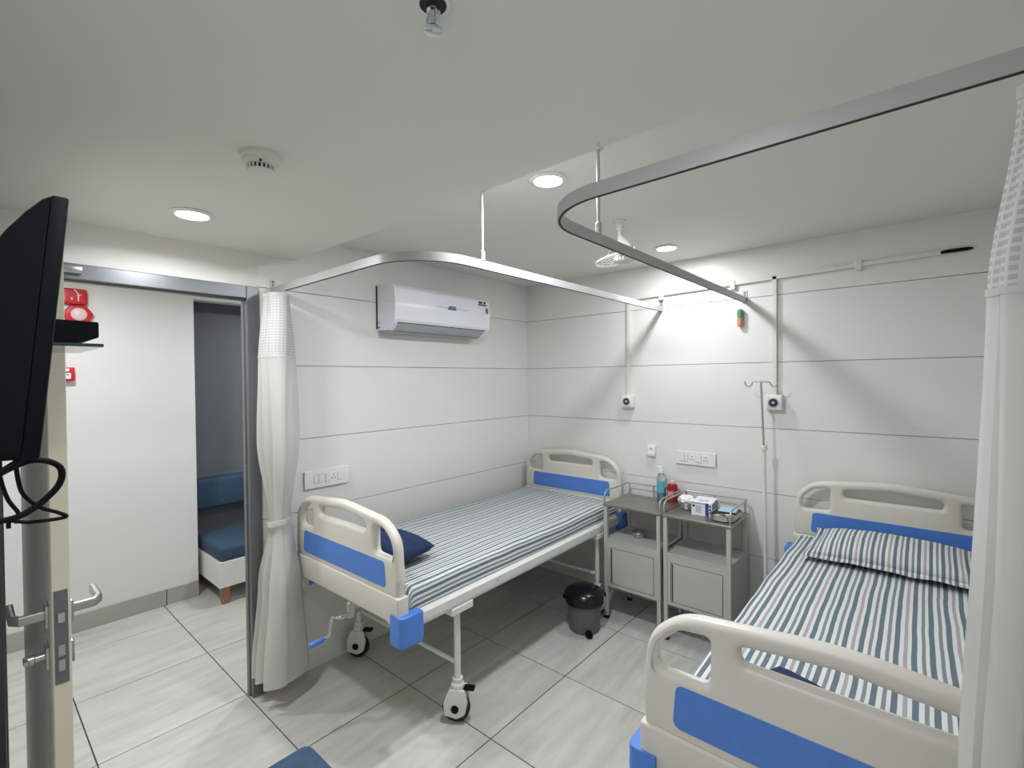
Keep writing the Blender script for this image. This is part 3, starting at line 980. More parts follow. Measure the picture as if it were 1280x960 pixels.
tag(pl, 'navy blue pillow at the foot of the bed below the air conditioner', 'pillow', 'bed pillows')
pl = pillow('pillow', 0.30, 0.20, 0.06, M_NAVY, 11.0)
pl.location = (2.412, -1.825, 0.742); pl.rotation_euler = (0, 0, math.radians(-25))
tag(pl, 'navy blue cushion behind the footboard of the right bed', 'pillow', 'bed pillows')

# ------------------------------------------------------------------ bedside cabinets
def make_cabinet(label):
    W, D, H = 0.405, 0.365, 0.788
    t = tag(empty('bedside_cabinet'), label, 'cabinet', 'steel bedside cabinets')
    for x in (0.014, W-0.014):
        for y in (-0.014, -D+0.014):
            lg = obj('leg', bbox(x-0.0125, x+0.0125, y-0.0125, y+0.0125, 0.012, H-0.016, 0.002, 1), M_GREYST, t, smooth=False)
            obj('foot_cap', bbox(x-0.015, x+0.015, y-0.015, y+0.015, 0.0, 0.022, 0.003, 1), M_RUBBER, lg, smooth=False)
    bm = BM(); box(bm, -0.004, W+0.004, -D-0.004, 0.002, H-0.016, H, 0.003, 1)
    obj('top', bm, M_INOXD, t, smooth=False)
    # cabinet box
    z0, z1 = 0.225, 0.545
    bm = BM(); y0 = -D+0.012
    box(bm, 0.006, 0.010, -D+0.02, -0.01, z0, z1); box(bm, W-0.010, W-0.006, -D+0.02, -0.01, z0, z1)
    box(bm, 0.006, W-0.006, -0.012, -0.006, z0, z1); box(bm, 0.006, W-0.006, -D+0.02, -0.006, z0, z0+0.005)
    obj('carcass', bm, M_GREYST, t, smooth=False)
    obj('shelf', bbox(0.004, W-0.004, -D+0.004, -0.006, z1-0.004, z1+0.004, 0.001, 1), M_GREYST, t, smooth=False)
    bm = BM()
    for a in ((0.027, 0.046, z0, z1-0.005), (W-0.046, W-0.027, z0, z1-0.005), (0.046, W-0.046, z0, z0+0.022), (0.046, W-0.046, z1-0.052, z1-0.005)):
        box(bm, a[0], a[1], -D+0.006, -D+0.012, a[2], a[3])
    obj('front_frame', bm, M_GREYST, t, smooth=False)
    d = obj('door', bbox(0.050, W-0.050, -D+0.006, -D+0.012, z0+0.026, z1-0.056, 0.001, 1), M_GREYST, t, smooth=False)
    obj('door_gap', bbox(0.046, W-0.046, -D+0.012, -D+0.014, z0+0.022, z1-0.052), M_SLOT, d, smooth=False)
    obj('door_pull', bbox(0.055, 0.062, -D+0.003, -D+0.0065, z0+0.030, z1-0.060, 0.001, 1), M_SLOT, d, smooth=False)
    # upper back and side braces
    obj('back_panel', bbox(0.026, W-0.026, -0.010, -0.006, z1, H-0.02), M_GREYST, t, smooth=False)
    # gallery rail
    r = 0.0055; zr = H+0.082
    pts = [(0.006, -D+0.008, H-0.002), (0.006, -D+0.008, H+0.050), (0.006, -D+0.020, H+0.072), (0.006, -D+0.045, zr), (0.006, -0.02, zr), (0.012, -0.008, zr), (0.024, -0.004, zr),
           (W-0.024, -0.004, zr), (W-0.012, -0.008, zr), (W-0.006, -0.02, zr), (W-0.006, -D+0.045, zr), (W-0.006, -D+0.020, H+0.072), (W-0.006, -D+0.008, H+0.050), (W-0.006, -D+0.008, H-0.002)]
    gr = obj('gallery_rail', tube(BM(), pts, r, 10), M_INOX, t)
    for x, y in ((W*0.5, -0.004), (0.016, -0.006), (W-0.016, -0.006)):
        obj('rail_post', tube(BM(), [(x, y, H-0.002), (x, y, zr)], 0.006, 8), M_INOX, gr)
    return t
c1 = make_cabinet('grey steel bedside cabinet with a bare top beside the bed')
c1.location = (0.990, -0.055, 0)
c2 = copy_tree(c1); c2.location = (1.412, -0.055, 0)
c2['label'] = 'grey steel bedside cabinet with a glove box and trays on top'
ZC = 0.788

# things on the cabinets
t = tag(empty('sanitizer_bottle', (1.262, -0.088, ZC)), 'tall clear pump bottle of blue hand sanitizer on the left cabinet', 'bottle')
bm = lathe(BM(), [(0.026, 0.0), (0.030, 0.004), (0.030, 0.155), (0.024, 0.175), (0.014, 0.188), (0.014, 0.196)], (0, 0, 0), 24); obj('body', bm, M_GLASSY, t)
bm = lathe(BM(), [(0.024, 0.003), (0.0275, 0.006), (0.0275, 0.085), (0.026, 0.086)], (0, 0, 0), 24); obj('liquid', bm, M_BLUELIQ, t)
M_LBL = mat('blue_label', (96, 176, 200), 0.5)
bm = BM(); ring = [(0.0304*math.cos(a), 0.0304*math.sin(a)) for a in [(-2.6+2.2*k/16) for k in range(17)]]
sweep(bm, [(x, y, 0.095) for x, y in ring], [(-0.0003, -0.04), (0.0003, -0.04), (0.0003, 0.04), (-0.0003, 0.04)]); obj('label', bm, M_LBL, t)
bm = lathe(BM(), [(0.017, 0.188), (0.017, 0.208), (0.008, 0.210), (0.006, 0.225)], (0, 0, 0), 18)
box(bm, -0.036, 0.012, -0.008, 0.008, 0.224, 0.236, 0.004, 2); obj('pump', bm, M_WHITEP, t)

t = tag(empty('red_bottle', (1.338, -0.080, ZC)), 'short red plastic bottle with a pale cap behind the sanitizer', 'bottle')
bm = lathe(BM(), [(0.030, 0.0), (0.034, 0.004), (0.034, 0.105), (0.030, 0.118), (0.018, 0.124)], (0, 0, 0), 24); obj('body', bm, M_REDLIQ, t)
bm = lathe(BM(), [(0.018, 0.123), (0.018, 0.142), (0.015, 0.145)], (0, 0, 0), 18); obj('cap', bm, M_PALE, t)
bm = BM(); ring = [(0.0344*math.cos(a), 0.0344*math.sin(a)) for a in [(-2.4+1.5*k/14) for k in range(15)]]
sweep(bm, [(x, y, 0.06) for x, y in ring], [(-0.0003, -0.016), (0.0003, -0.016), (0.0003, 0.016), (-0.0003, 0.016)]); obj('label', bm, mat('pink_label', (226, 150, 150), 0.6), t)

def bowl(name, x, y, z, r, h, label, cat='bowl'):
    bm = lathe(BM(), [(r*0.7, 0.0), (r*0.86, 0.004), (r*0.97, h*0.5), (r, h), (r+0.005, h+0.001), (r+0.004, h+0.003), (r-0.003, h), (r*0.94, h*0.5), (r*0.8, 0.006), (r*0.1, 0.005)], (0, 0, 0), 28)
    o = obj(name, bm, M_INOX, None); o.location = (x, y, z)
    return tag(o, label, cat)
bowl('steel_bowl', 1.168, -0.255, 0.549, 0.043, 0.036, 'small steel bowl on the open shelf of the left cabinet')
bowl('steel_bowl', 1.482, -0.195, ZC, 0.048, 0.038, 'round steel bowl holding cotton on the right cabinet')
o = bpy.data.objects.new('x', None); bpy.data.objects.remove(o)
bm = BM(); bmesh.ops.create_icosphere(bm, subdivisions=4, radius=1.0)
for v in bm.verts:
    p = v.co.normalized(); k = 1 + 0.22*noise.noise(p*2.2+Vector((3, 1, 2))) + 0.10*noise.noise(p*5)
    v.co = Vector((p.x*0.054*k, p.y*0.046*k, p.z*0.030*k + 0.0))
o = obj('cotton_wad', bm, M_COTTON); o.location = (1.482, -0.196, ZC+0.058)
tag(o, 'fluffy white cotton wad heaped in the steel bowl', 'cotton')

# glove box
t = tag(empty('glove_box', (1.606, -0.235, ZC), math.radians(6)), 'white and blue cardboard glove box on the right cabinet', 'box')
obj('carton', bbox(-0.060, 0.060, -0.072, 0.095, 0.0, 0.082, 0.001, 1), M_PAPER, t, smooth=False)
obj('blue_stripe', bbox(0.022, 0.042, -0.0728, -0.072, 0.001, 0.080), M_BLUEPR, t, smooth=False)
obj('side_print', bbox(0.060, 0.0606, -0.068, 0.092, 0.006, 0.074), M_GREYPR, t, smooth=False)
obj('top_edge_stripe', bbox(-0.060, 0.022, -0.0728, -0.072, 0.072, 0.079), M_GREYPR, t, smooth=False)
bm = BM()
for k in range(5):
    box(bm, -0.035+0.0, -0.002, -0.0728, -0.072, 0.020+k*0.009, 0.024+k*0.009)
obj('text_lines', bm, M_GREYPR, t, smooth=False)
obj('emblem', lathe(BM(), [(0.008, -0.0726), (0.008, -0.072)], (-0.047, 0, 0.058), 14, 'y'), M_DARKPR, t)
bm = BM()
for k in range(3): box(bm, 0.0445, 0.0555, -0.0728, -0.072, 0.018+k*0.02, 0.030+k*0.02)
obj('edge_print', bm, M_BLUEPR, t, smooth=False)
bm = plate(BM(), fillet([(-0.03, -0.02, 0.018), (0.03, -0.02, 0.018), (0.03, 0.045, 0.018), (-0.03, 0.045, 0.018)], 5), [], -0.0006, 0.0006, 0.0002, 1)
me_o = obj('opening', bm, mat('pale_grey_card', (206, 206, 202), 0.7), t); me_o.rotation_euler = (PI/2, 0, 0); me_o.location = (0, 0, 0.0826)
bm = BM(); bmesh.ops.create_icosphere(bm, subdivisions=3, radius=1.0)
for v in bm.verts:
    p = v.co.normalized(); k = 1+0.3*noise.noise(p*3)
    v.co = Vector((p.x*0.022*k, p.y*0.018*k, max(-0.003, p.z*0.010*k)))
o = obj('glove_end', bm, M_PAPER, t); o.location = (0.004, 0.01, 0.085)

# kidney / instrument tray with packets
def tray(x0, x1, y0, y1, h, r, z):
    outer = fillet([(x0, y0, r), (x1, y0, r), (x1, y1, r), (x0, y1, r)], 8)
    c = Vector(((x0+x1)/2, (y0+y1)/2))
    bm = BM(); rings = []
    for k, zz in ((0.90, 0.0), (0.97, 0.006), (1.0, h), (1.03, h+0.001), (1.03, h+0.003), (0.985, h), (0.95, 0.007), (0.88, 0.003)):
        rings.append([bm.verts.new((c.x+(p.x-c.x)*k, c.y+(p.y-c.y)*k, zz)) for p in outer])
    n = len(outer)
    for a, b in zip(rings, rings[1:]):
        for j in range(n): bm.faces.new((a[j], a[(j+1) % n], b[(j+1) % n], b[j]))
    bm.faces.new(rings[0]); bm.faces.new(rings[-1])
    return bm
o = obj('instrument_tray', tray(-0.075, 0.065, -0.11, 0.12, 0.036, 0.05, 0), M_INOX); o.location = (1.748, -0.265, ZC+0.0005)
tag(o, 'rounded stainless steel instrument tray on the right cabinet', 'tray')
t = tag(empty('syringe_packet', (1.748, -0.225, ZC+0.030), math.radians(8)), 'pale blue paper packets lying in the steel tray', 'packet')
M_ = Matrix.Rotation(0.10, 4, 'X')
obj('packet', bbox(-0.052, 0.050, -0.06, 0.055, 0.012, 0.018, 0.002, 1), M_PALEBLUE, t, smooth=False)
obj('packet_dark_edge', bbox(-0.050, 0.048, -0.058, 0.05, 0.0, 0.011, 0.002, 1), M_DARKPR, t, smooth=False)
for k, (x, y) in enumerate(((1.708, -0.318), (1.735, -0.335), (1.768, -0.335))):
    bm = BM(); lathe(bm, [(0.007, -0.016), (0.009, -0.012), (0.009, 0.012), (0.006, 0.016)], (0, 0, 0), 14, 'x')
    o = obj('cotton_roll', bm, M_COTTON); o.location = (x, y, ZC+0.0175); o.rotation_euler = (0, 0, 0.3+k*0.5)
    tag(o, ('leftmost', 'middle', 'rightmost')[k] + ' small white cotton roll at the front of the steel tray', 'cotton roll', 'cotton rolls in the tray')

# ------------------------------------------------------------------ IV stand
t = tag(empty('iv_stand', (1.925, -0.13, 0)), 'thin steel drip stand with two hooks between cabinet and right bed', 'drip stand')
obj('upper_pole', tube(BM(), [(0, 0, 1.20), (-0.015, 0, 1.615)], 0.006, 10), M_INOX, t)
obj('lower_pole', tube(BM(), [(0.008, 0, 0.06), (0, 0, 1.215)], 0.0105, 12), M_STEELW, t)
obj('clamp_knob', lathe(BM(), [(0.018, -0.014), (0.020, 0.0), (0.016, 0.016)], (0, 0, 1.215), 16), mat('cream_plastic', (226, 220, 192), 0.4), t)
bm = BM()
tube(bm, smooth_path([(-0.105, 0, 1.615), (-0.098, 0, 1.592), (-0.080, 0, 1.585), (-0.066, 0, 1.598), (-0.058, 0, 1.612), (-0.015, 0, 1.615), (0.030, 0, 1.612), (0.038, 0, 1.598), (0.052, 0, 1.585), (0.070, 0, 1.592), (0.077, 0, 1.615)], 6), 0.0042, 8)
obj('hook_bar', bm, M_INOX, t)
bm = lathe(BM(), [(0.030, 0.045), (0.030, 0.075), (0.016, 0.082)], (0.008, 0, 0), 18); obj('hub', bm, M_STEELW, t)
for k in range(5):
    a = 2*PI*k/5 + 0.3
    lg = obj('foot', tube(BM(), [(0.008, 0, 0.055), (0.008+0.10*math.cos(a), 0.10*math.sin(a), 0.040)], 0.008, 8), M_STEELW, t)
    obj('foot_wheel', lathe(BM(), [(0.018, -0.008), (0.018, 0.008)], (0.008+0.10*math.cos(a), 0.10*math.sin(a), 0.018), 14, 'y'), M_RUBBER, lg)

# ------------------------------------------------------------------ pedal bin
t = tag(empty('pedal_bin', (0.960, -0.622, 0), math.radians(46)), 'grey plastic pedal bin with a black lid under the bed edge', 'bin'); t.scale = (1.12, 1.12, 1.10)
bm = lathe(BM(), [(0.080, 0.0), (0.088, 0.006), (0.100, 0.150), (0.104, 0.178), (0.098, 0.178), (0.094, 0.15), (0.08, 0.02)], (0, 0, 0), 32); obj('bucket', bm, M_BIN, t)
bm = lathe(BM(), [(0.103, 0.160), (0.112, 0.165), (0.114, 0.205), (0.108, 0.212)], (0, 0, 0), 32); obj('liner_rim', bm, M_BLACKG, t)
bm = lathe(BM(), [(0.114, 0.206), (0.118, 0.212), (0.112, 0.226), (0.085, 0.243), (0.045, 0.252), (0.005, 0.254)], (0, 0, 0), 32); obj('lid', bm, M_BLACKG, t)
bm = BM(); box(bm, -0.03, 0.03, 0.100, 0.126, 0.190, 0.222, 0.006, 2); obj('hinge', bm, M_BLACK, t)
for s in (-1, 1):
    bm = BM(); box(bm, s*0.118-0.010, s*0.118+0.010, -0.012, 0.012, 0.188, 0.210, 0.004, 2); obj('handle_lug', bm, M_BLACK, t)
bm = BM(); box(bm, -0.020, 0.020, -0.120, -0.080, 0.006, 0.020, 0.006, 2); lathe(bm, [(0.014, -0.128), (0.018, -0.122), (0.018, -0.096), (0.012, -0.090)], (0, 0, 0.020), 16, 'y'); obj('pedal', bm, M_BLACK, t)

# ------------------------------------------------------------------ air conditioner
t = tag(empty('air_conditioner', (0, -1.535, 1.965)), 'white split air conditioner on the panelled wall above the bed', 'air conditioner')
L = 0.845
sec = fillet([(0.0, 0.0, 0.004), (0.120, -0.004, 0.02), (0.175, 0.040, 0.012), (0.190, 0.060, 0.012), (0.200, 0.150, 0.2), (0.188, 0.255, 0.03), (0.150, 0.288, 0.03), (0.0, 0.292, 0.004)], 5)
bm = BM(); rings = []
for y in (0.0, L):
    rings.append([bm.verts.new((p.x+0.001, y, p.y)) for p in sec])
n = len(sec)
for j in range(n): bm.faces.new((rings[0][j], rings[0][(j+1) % n], rings[1][(j+1) % n], rings[1][j]))
bm.faces.new(rings[0][::-1]); bm.faces.new(rings[1])
es = [e for e in bm.edges if abs(e.verts[0].co.y-e.verts[1].co.y) < 1e-6]
bmesh.ops.bevel(bm, geom=es, offset=0.005, segments=2, affect='EDGES')
obj('body', bm, M_ACW, t, angle=25)
# louvre in the slanted underside
def slanted(y0, y1, a, b, th, m, name):
    """plate lying on the sloping underside between section points a and b"""
    A, B = Vector((a[0], 0, a[1])), Vector((b[0], 0, b[1]))
    d = (B-A).normalized(); nn = Vector((d.z, 0, -d.x))
    bm = BM()
    vs = []
    for off in (-0.002, th):
        for (q, y) in ((A, y0), (B, y0), (B, y1), (A, y1)):
            vs.append(bm.verts.new((q.x+nn.x*off+0.001, y, q.z+nn.z*off)))
    for f in ((0, 1, 2, 3), (7, 6, 5, 4), (0, 4, 5, 1), (1, 5, 6, 2), (2, 6, 7, 3), (3, 7, 4, 0)):
        bm.faces.new([vs[i] for i in f])
    return obj(name, bm, m, t, smooth=False)
slanted(0.035, L-0.035, (0.117, -0.003), (0.178, 0.044), 0.0015, M_SLOT, 'outlet_gap')
slanted(0.040, L-0.040, (0.123, 0.001), (0.174, 0.040), 0.006, M_ACG, 'louvre')
obj('bottom_tray', bbox(0.002, 0.105, 0.02, L-0.03, -0.014, 0.001, 0.003, 1), M_ACG, t, smooth=False)
obj('back_plate', bbox(0.0, 0.010, -0.006, L+0.004, 0.01, 0.285, 0.002, 1), M_SLOT, t, smooth=False)
obj('display_strip', bbox(0.198, 0.2005, 0.33, 0.62, 0.166, 0.172, 0.0008, 1), mat('silver_line', (196, 200, 206), 0.3, 0.5), t, smooth=False)
bm = BM(); vs = []
for x in (0.1985, 0.2022):
    for (y, z) in ((0.425, 0.158), (0.502, 0.158), (0.502, 0.184), (0.445, 0.184)):
        vs.append(bm.verts.new((x, y, z)))
for f in ((3, 2, 1, 0), (4, 5, 6, 7), (0, 1, 5, 4), (1, 2, 6, 5), (2, 3, 7, 6), (3, 0, 4, 7)): bm.faces.new([vs[i] for i in f])
bd = obj('badge', bm, mat('badge_blue', (84, 88, 122), 0.4), t, smooth=False)
bm = BM()
for k in range(6): box(bm, 0.2022, 0.2026, 0.452+k*0.008, 0.457+k*0.008, 0.166, 0.177)
obj('badge_letters', bm, M_GREYPR, bd, smooth=False)
bm = BM()
for y, w in ((0.735, 0.008), (0.746, 0.008), (0.757, 0.009), (0.785, 0.008), (0.797, 0.006)): box(bm, 0.190, 0.1955, y, y+w, 0.236, 0.250)
box(bm, 0.192, 0.1972, 0.728, 0.815, 0.222, 0.230)
obj('sticker_print', bm, M_DARKPR, t, smooth=False)
obj('energy_sticker', bbox(0.196, 0.1995, 0.800, 0.826, 0.165, 0.205), mat('grey_sticker', (120, 122, 126), 0.6), t, smooth=False)
for z in (0.045, 0.015):
    obj('side_clip', bbox(0.018, 0.034, -0.003, 0.001, z, z+0.006), M_SLOT, t, smooth=False)

# ------------------------------------------------------------------ switch plates
def switch_plate(name, loc, rz, w, h, label, rocker, sockets):
    """plate facing local -y"""
    t = tag(empty(name, loc, rz), label, 'switch plate', 'white switch and socket plates')
    obj('back_box', bbox(-w/2+0.004, w/2-0.004, -0.012, 0.0, -h/2+0.004, h/2-0.004, 0.002, 1), M_ACG, t, smooth=False)
    pt = obj('plate', bbox(-w/2, w/2, -0.018, -0.010, -h/2, h/2, 0.003, 2), M_WHITEP, t, smooth=False)
    for x0, x1 in rocker:
        rk = obj('rocker', bbox(x0, x1, -0.0225, -0.017, -0.024, 0.024, 0.002, 1), M_WHITEP, t, smooth=False)
        obj('rocker_gap', bbox(x0-0.0012, x1+0.0012, -0.0184, -0.0178, -0.0253, 0.0253), M_GREYPR, rk, smooth=False)
    for x in sockets:
        bm = BM(); 
        obj('socket_module', bbox(x-0.023, x+0.023, -0.0195, -0.017, -0.026, 0.026, 0.001, 1), M_WHITEP, t, smooth=False)
        for dx, dz in ((0, 0.011), (-0.0095, -0.008), (0.0095, -0.008)):
            obj('socket_hole', lathe(BM(), [(0.0036, -0.0200), (0.0036, -0.0194)], (x+dx, 0, dz), 10, 'y'), M_SLOT, t, smooth=False)
    return t
switch_plate('switch_plate', (0.0, -1.893, 1.086), math.radians(90), 0.272, 0.103, 'white switch plate on the left wall above the bed footboard', [(-0.082, -0.058), (-0.054, -0.030), (-0.014, 0.010), (0.062, 0.086)], [0.036])
switch_plate('switch_plate', (1.473, 0.0, 1.090), 0.0, 0.268, 0.093, 'white switch plate with sockets on the back wall above the cabinets', [(-0.100, -0.076), (-0.074, -0.050), (0.004, 0.042)], [-0.022, 0.070])

t = tag(empty('call_holder', (1.157, 0.0, 1.118)), 'small white wall holder above the sanitizer bottle', 'wall holder')
obj('case', bbox(-0.032, 0.032, -0.022, 0.0, -0.042, 0.036, 0.006, 3), M_WHITEP, t)
obj('button', lathe(BM(), [(0.006, -0.026), (0.006, -0.021)], (0.0, 0, 0.014), 12, 'y'), M_GREYPR, t)
obj('lower_tray', bbox(-0.030, 0.030, -0.030, -0.020, -0.042, -0.012, 0.004, 2), M_WHITEP, t)

# ------------------------------------------------------------------ conduits and nurse-call boxes on the back wall
def conduit(name, pts, label, w=0.011):
    pts = [Vector(p) for p in pts]
    off = pts[-1].copy()
    bm = BM()
    for a, b in zip(pts, pts[1:]):
        sweep(bm, [a-off, b-off], [(-w, -w*0.9), (w, -w*0.9), (w, w*0.9), (-w, w*0.9)], up=Vector((0, -1, 0)))
    o = obj(name, bm, M_OFFW, None, smooth=False); o.location = off
    return tag(o, label, 'conduit', 'white wall conduits')
conduit('wall_conduit', [(0.985, -0.011, 2.222), (0.980, -0.011, 1.515)], 'vertical white wall conduit nearest the room corner')
conduit('wall_conduit', [(1.962, -0.011, 2.258), (1.960, -0.011, 1.530)], 'vertical white wall conduit above the drip stand')
o = conduit('wall_conduit', [(2.72, -0.011, 2.268), (0.97, -0.011, 2.232)], 'long horizontal white conduit along the top of the back wall')
for x, z in ((1.24, 2.222), (1.72, 2.235), (2.38, 2.258)):
    q = obj('clip', bbox(x-0.016, x+0.016, -0.026, 0.0, z-0.026, z+0.030, 0.003, 1), M_OFFW, None, smooth=False)
    q.data.transform(Matrix.Translation(-o.location)); q.parent = o
q = obj('taped_end', tube(BM(), [(2.715, -0.014, 2.268), (2.75, -0.015, 2.270), (2.82, -0.015, 2.270), (2.84, -0.014, 2.270)], 0.009, 10, radii=[0.007, 0.009, 0.009, 0.004]), M_BLACK, None)
q.data.transform(Matrix.Translation(-o.location)); q.parent = o
def call_box(x, z, label):
    t = tag(empty('wall_outlet', (x, 0.0, z)), label, 'wall outlet', 'square outlets with round dark centres')
    obj('back_box', bbox(-0.046, 0.046, -0.045, 0.0, -0.046, 0.046, 0.005, 2), M_WHITEP, t)
    obj('face_plate', bbox(-0.043, 0.043, -0.050, -0.043, -0.043, 0.043, 0.004, 2), M_WHITEP, t)
    obj('ring', lathe(BM(), [(0.030, -0.050), (0.030, -0.054), (0.025, -0.056), (0.022, -0.052)], (0, 0, 0), 28, 'y'), M_ACG, t)
    obj('socket_face', lathe(BM(), [(0.021, -0.057), (0.024, -0.054), (0.024, -0.050)], (0, 0, 0), 24, 'y'), mat('dark_blue_plastic', (34, 44, 62), 0.35), t)
    obj('centre_pin', lathe(BM(), [(0.008, -0.061), (0.010, -0.056)], (0, 0, 0), 16, 'y'), M_ACG, t)
call_box(0.980, 1.470, 'square white wall outlet on the conduit nearest the room corner')
call_box(1.960, 1.485, 'square white wall outlet on the conduit above the drip stand')

# air freshener
t = tag(empty('air_freshener', (1.765, -0.02, 1.965)), 'green and salmon capsule air freshener below the rail end', 'air freshener')
obj('upper_shell', lathe(BM(), [(0.017, 0.055), (0.0195, 0.085), (0.018, 0.105), (0.013, 0.110)], (0, 0, 0), 20), M_GREENP, t)
obj('lower_shell', lathe(BM(), [(0.014, 0.0), (0.016, 0.006), (0.019, 0.040), (0.0175, 0.056)], (0, 0, 0), 20), M_ORANGEP, t)
obj('wall_clip', bbox(-0.006, 0.006, -0.002, 0.020, 0.045, 0.075), M_WHITEP, t, smooth=False)

# ------------------------------------------------------------------ small ceiling fan
t = tag(empty('cabin_fan', (1.47, -1.06, ZH)), 'small white cabin fan hanging from the raised ceiling behind the rail', 'fan')
obj('mount', lathe(BM(), [(0.034, 0.0), (0.034, -0.008), (0.026, -0.014), (0.018, -0.016), (0.018, -0.050), (0.012, -0.054)], (0, 0, 0), 24), M_OFFW, t)
obj('rod', tube(BM(), [(0, 0, -0.05), (0.002, 0, -0.085)], 0.011, 12), M_OFFW, t)
Rf = Matrix.Rotation(math.radians(-10), 3, 'Y') @ Matrix.Rotation(math.radians(4), 3, 'X')
obj('motor_housing', lathe(BM(), [(0.014, 0.0), (0.022, -0.02), (0.036, -0.055), (0.045, -0.085), (0.040, -0.095)], (0.0, 0, -0.078), 24, 'z', Matrix.Rotation(math.radians(-22), 3, 'Y')), M_OFFW, t)
c = Vector((-0.012, 0.0, -0.196))
gd = obj('guard_ring', tube(BM(), [c + Rf @ Vector((0.115*math.cos(a), 0.115*math.sin(a), 0)) for a in [2*PI*k/48 for k in range(48)]], 0.005, 8, closed=True), M_OFFW, t)
for rr in (0.09, 0.065, 0.04):
    obj('guard_wire', tube(BM(), [c + Rf @ Vector((rr*math.cos(a), rr*math.sin(a), -0.012*(1-rr/0.115))) for a in [2*PI*k/40 for k in range(40)]], 0.0018, 6, closed=True), M_OFFW, gd)
for k in range(12):
    a = 2*PI*k/12
    obj('guard_spoke', tube(BM(), [c + Rf @ Vector((0.025*math.cos(a), 0.025*math.sin(a), -0.012)), c + Rf @ Vector((0.115*math.cos(a), 0.115*math.sin(a), 0.0)), c + Rf @ Vector((0.06*math.cos(a), 0.06*math.sin(a), 0.045))], 0.0018, 6), M_OFFW, gd)
for k in range(3):
    a0 = 2*PI*k/3
    bm = BM(); A = []
    for i in range(7):
        rr = 0.02+0.08*i/6; wdt = 0.022+0.028*math.sin(PI*i/6*0.8)
        for s in (-1, 1):
            p = Vector((rr, s*wdt, 0.018+s*0.012)); p = Matrix.Rotation(a0, 3, 'Z') @ p
            A.append(bm.verts.new(c + Rf @ p))
    for i in range(6): bm.faces.new((A[2*i], A[2*i+1], A[2*i+3], A[2*i+2]))
    r_ = bmesh.ops.solidify(bm, geom=bm.faces[:], thickness=0.002)
    obj('blade', bm, M_OFFW, t)
obj('hub_cap', lathe(BM(), [(0.026, 0.03), (0.028, 0.0), (0.024, -0.014)], c, 20, 'z', Rf), M_OFFW, t)

# ------------------------------------------------------------------ television on the camera-side wall
t = tag(empty('television', (1.62, YF, 1.565)), 'black television seen from behind at the left edge of the frame', 'television')
H, TW = 0.305, 0.54
tilt = math.atan2(0.030, H)
def tvp(x, d, z):      # d: depth behind the screen plane, z up the screen
    return Vector((x, 0.186 + z*math.sin(tilt) - d*math.cos(tilt), z*math.cos(tilt)))
def tvbox(x0, x1, d0, d1, z0, z1, bev):
    bm = bbox(x0, x1, d0, d1, z0, z1, bev, 2)
    for v in bm.verts: v.co = tvp(v.co.x, v.co.y, v.co.z)
    return bm
obj('bezel', tvbox(-TW/2, TW/2, 0.0, 0.016, 0.0, H, 0.003), M_BLACK, t)
obj('screen', tvbox(-TW/2+0.012, TW/2-0.012, -0.001, 0.002, 0.016, H-0.012, 0.0), M_BLACKG, t, smooth=False)
bm = BM(); rings = []
for d, k, kz0, kz1 in ((0.016, 1.0, 0.0, 1.0), (0.022, 0.995, 0.0, 0.985), (0.034, 0.985, 0.0, 0.93), (0.048, 0.97, 0.0, 0.85), (0.062, 0.95, 0.005, 0.74), (0.072, 0.92, 0.01, 0.62), (0.078, 0.86, 0.03, 0.52)):
    pr = fillet([(-TW/2*k, H*kz0, 0.012), (TW/2*k, H*kz0, 0.012), (TW/2*k, H*kz1, 0.012), (-TW/2*k, H*kz1, 0.012)], 3)
    rings.append([bm.verts.new(tvp(p.x, d, p.y)) for p in pr])
n = len(rings[0])
for a, b in zip(rings, rings[1:]):
    for j in range(n): bm.faces.new((a[j], a[(j+1) % n], b[(j+1) % n], b[j]))
bm.faces.new(rings[0]); bm.faces.new(rings[-1])
obj('back_cover', bm, M_BLACK, t)
bm = BM(); box(bm, -0.10, 0.10, 0.0, 0.012, 0.06, 0.26, 0.003, 1)
mo = obj('wall_mount', bm, M_BLACK, t)
bm = BM(); box(bm, -0.03, 0.03, 0.01, 0.125, 0.12, 0.17, 0.003, 1); box(bm, -0.06, 0.06, 0.108, 0.122, 0.08, 0.20, 0.003, 1); box(bm, 0.03, 0.07, 0.01, 0.11, 0.185, 0.205, 0.002, 1)
obj('mount_arm', bm, M_BLACK, mo)

# cables below the television
def cable(pts, r, label, seg=8, closed=False):
    P = smooth_path(pts, 8, closed)
    off = Vector(pts[0])
    o = obj('cable', tube(BM(), [p-off for p in P], r, seg, closed=closed), M_BLACK)
    o.location = off
    return tag(o, label, 'cable', 'black cables under the television')
cable([(1.88, -3.245, 1.568), (1.885, -3.285, 1.535), (1.88, -3.285, 1.505), (1.87, -3.25, 1.500), (1.86, -3.218, 1.525), (1.86, -3.215, 1.55), (1.87, -3.24, 1.562), (1.88, -3.275, 1.545), (1.89, -3.30, 1.52)], 0.0035, 'thick black cable looped in a ring under the television')
cable([(1.86, -3.252, 1.568), (1.86, -3.25, 1.54), (1.85, -3.245, 1.52), (1.85, -3.232, 1.503), (1.85, -3.216, 1.493), (1.85, -3.21, 1.486), (1.85, -3.24, 1.487), (1.85, -3.256, 1.492), (1.85, -3.258, 1.484)], 0.0022, 'thin black cable dangling in a triangle under the television')
cable([(1.80, -3.262, 1.57), (1.80, -3.262, 1.54), (1.80, -3.256, 1.51), (1.80, -3.247, 1.490), (1.80, -3.249, 1.478)], 0.0022, 'short thin black cable hanging straight under the television')

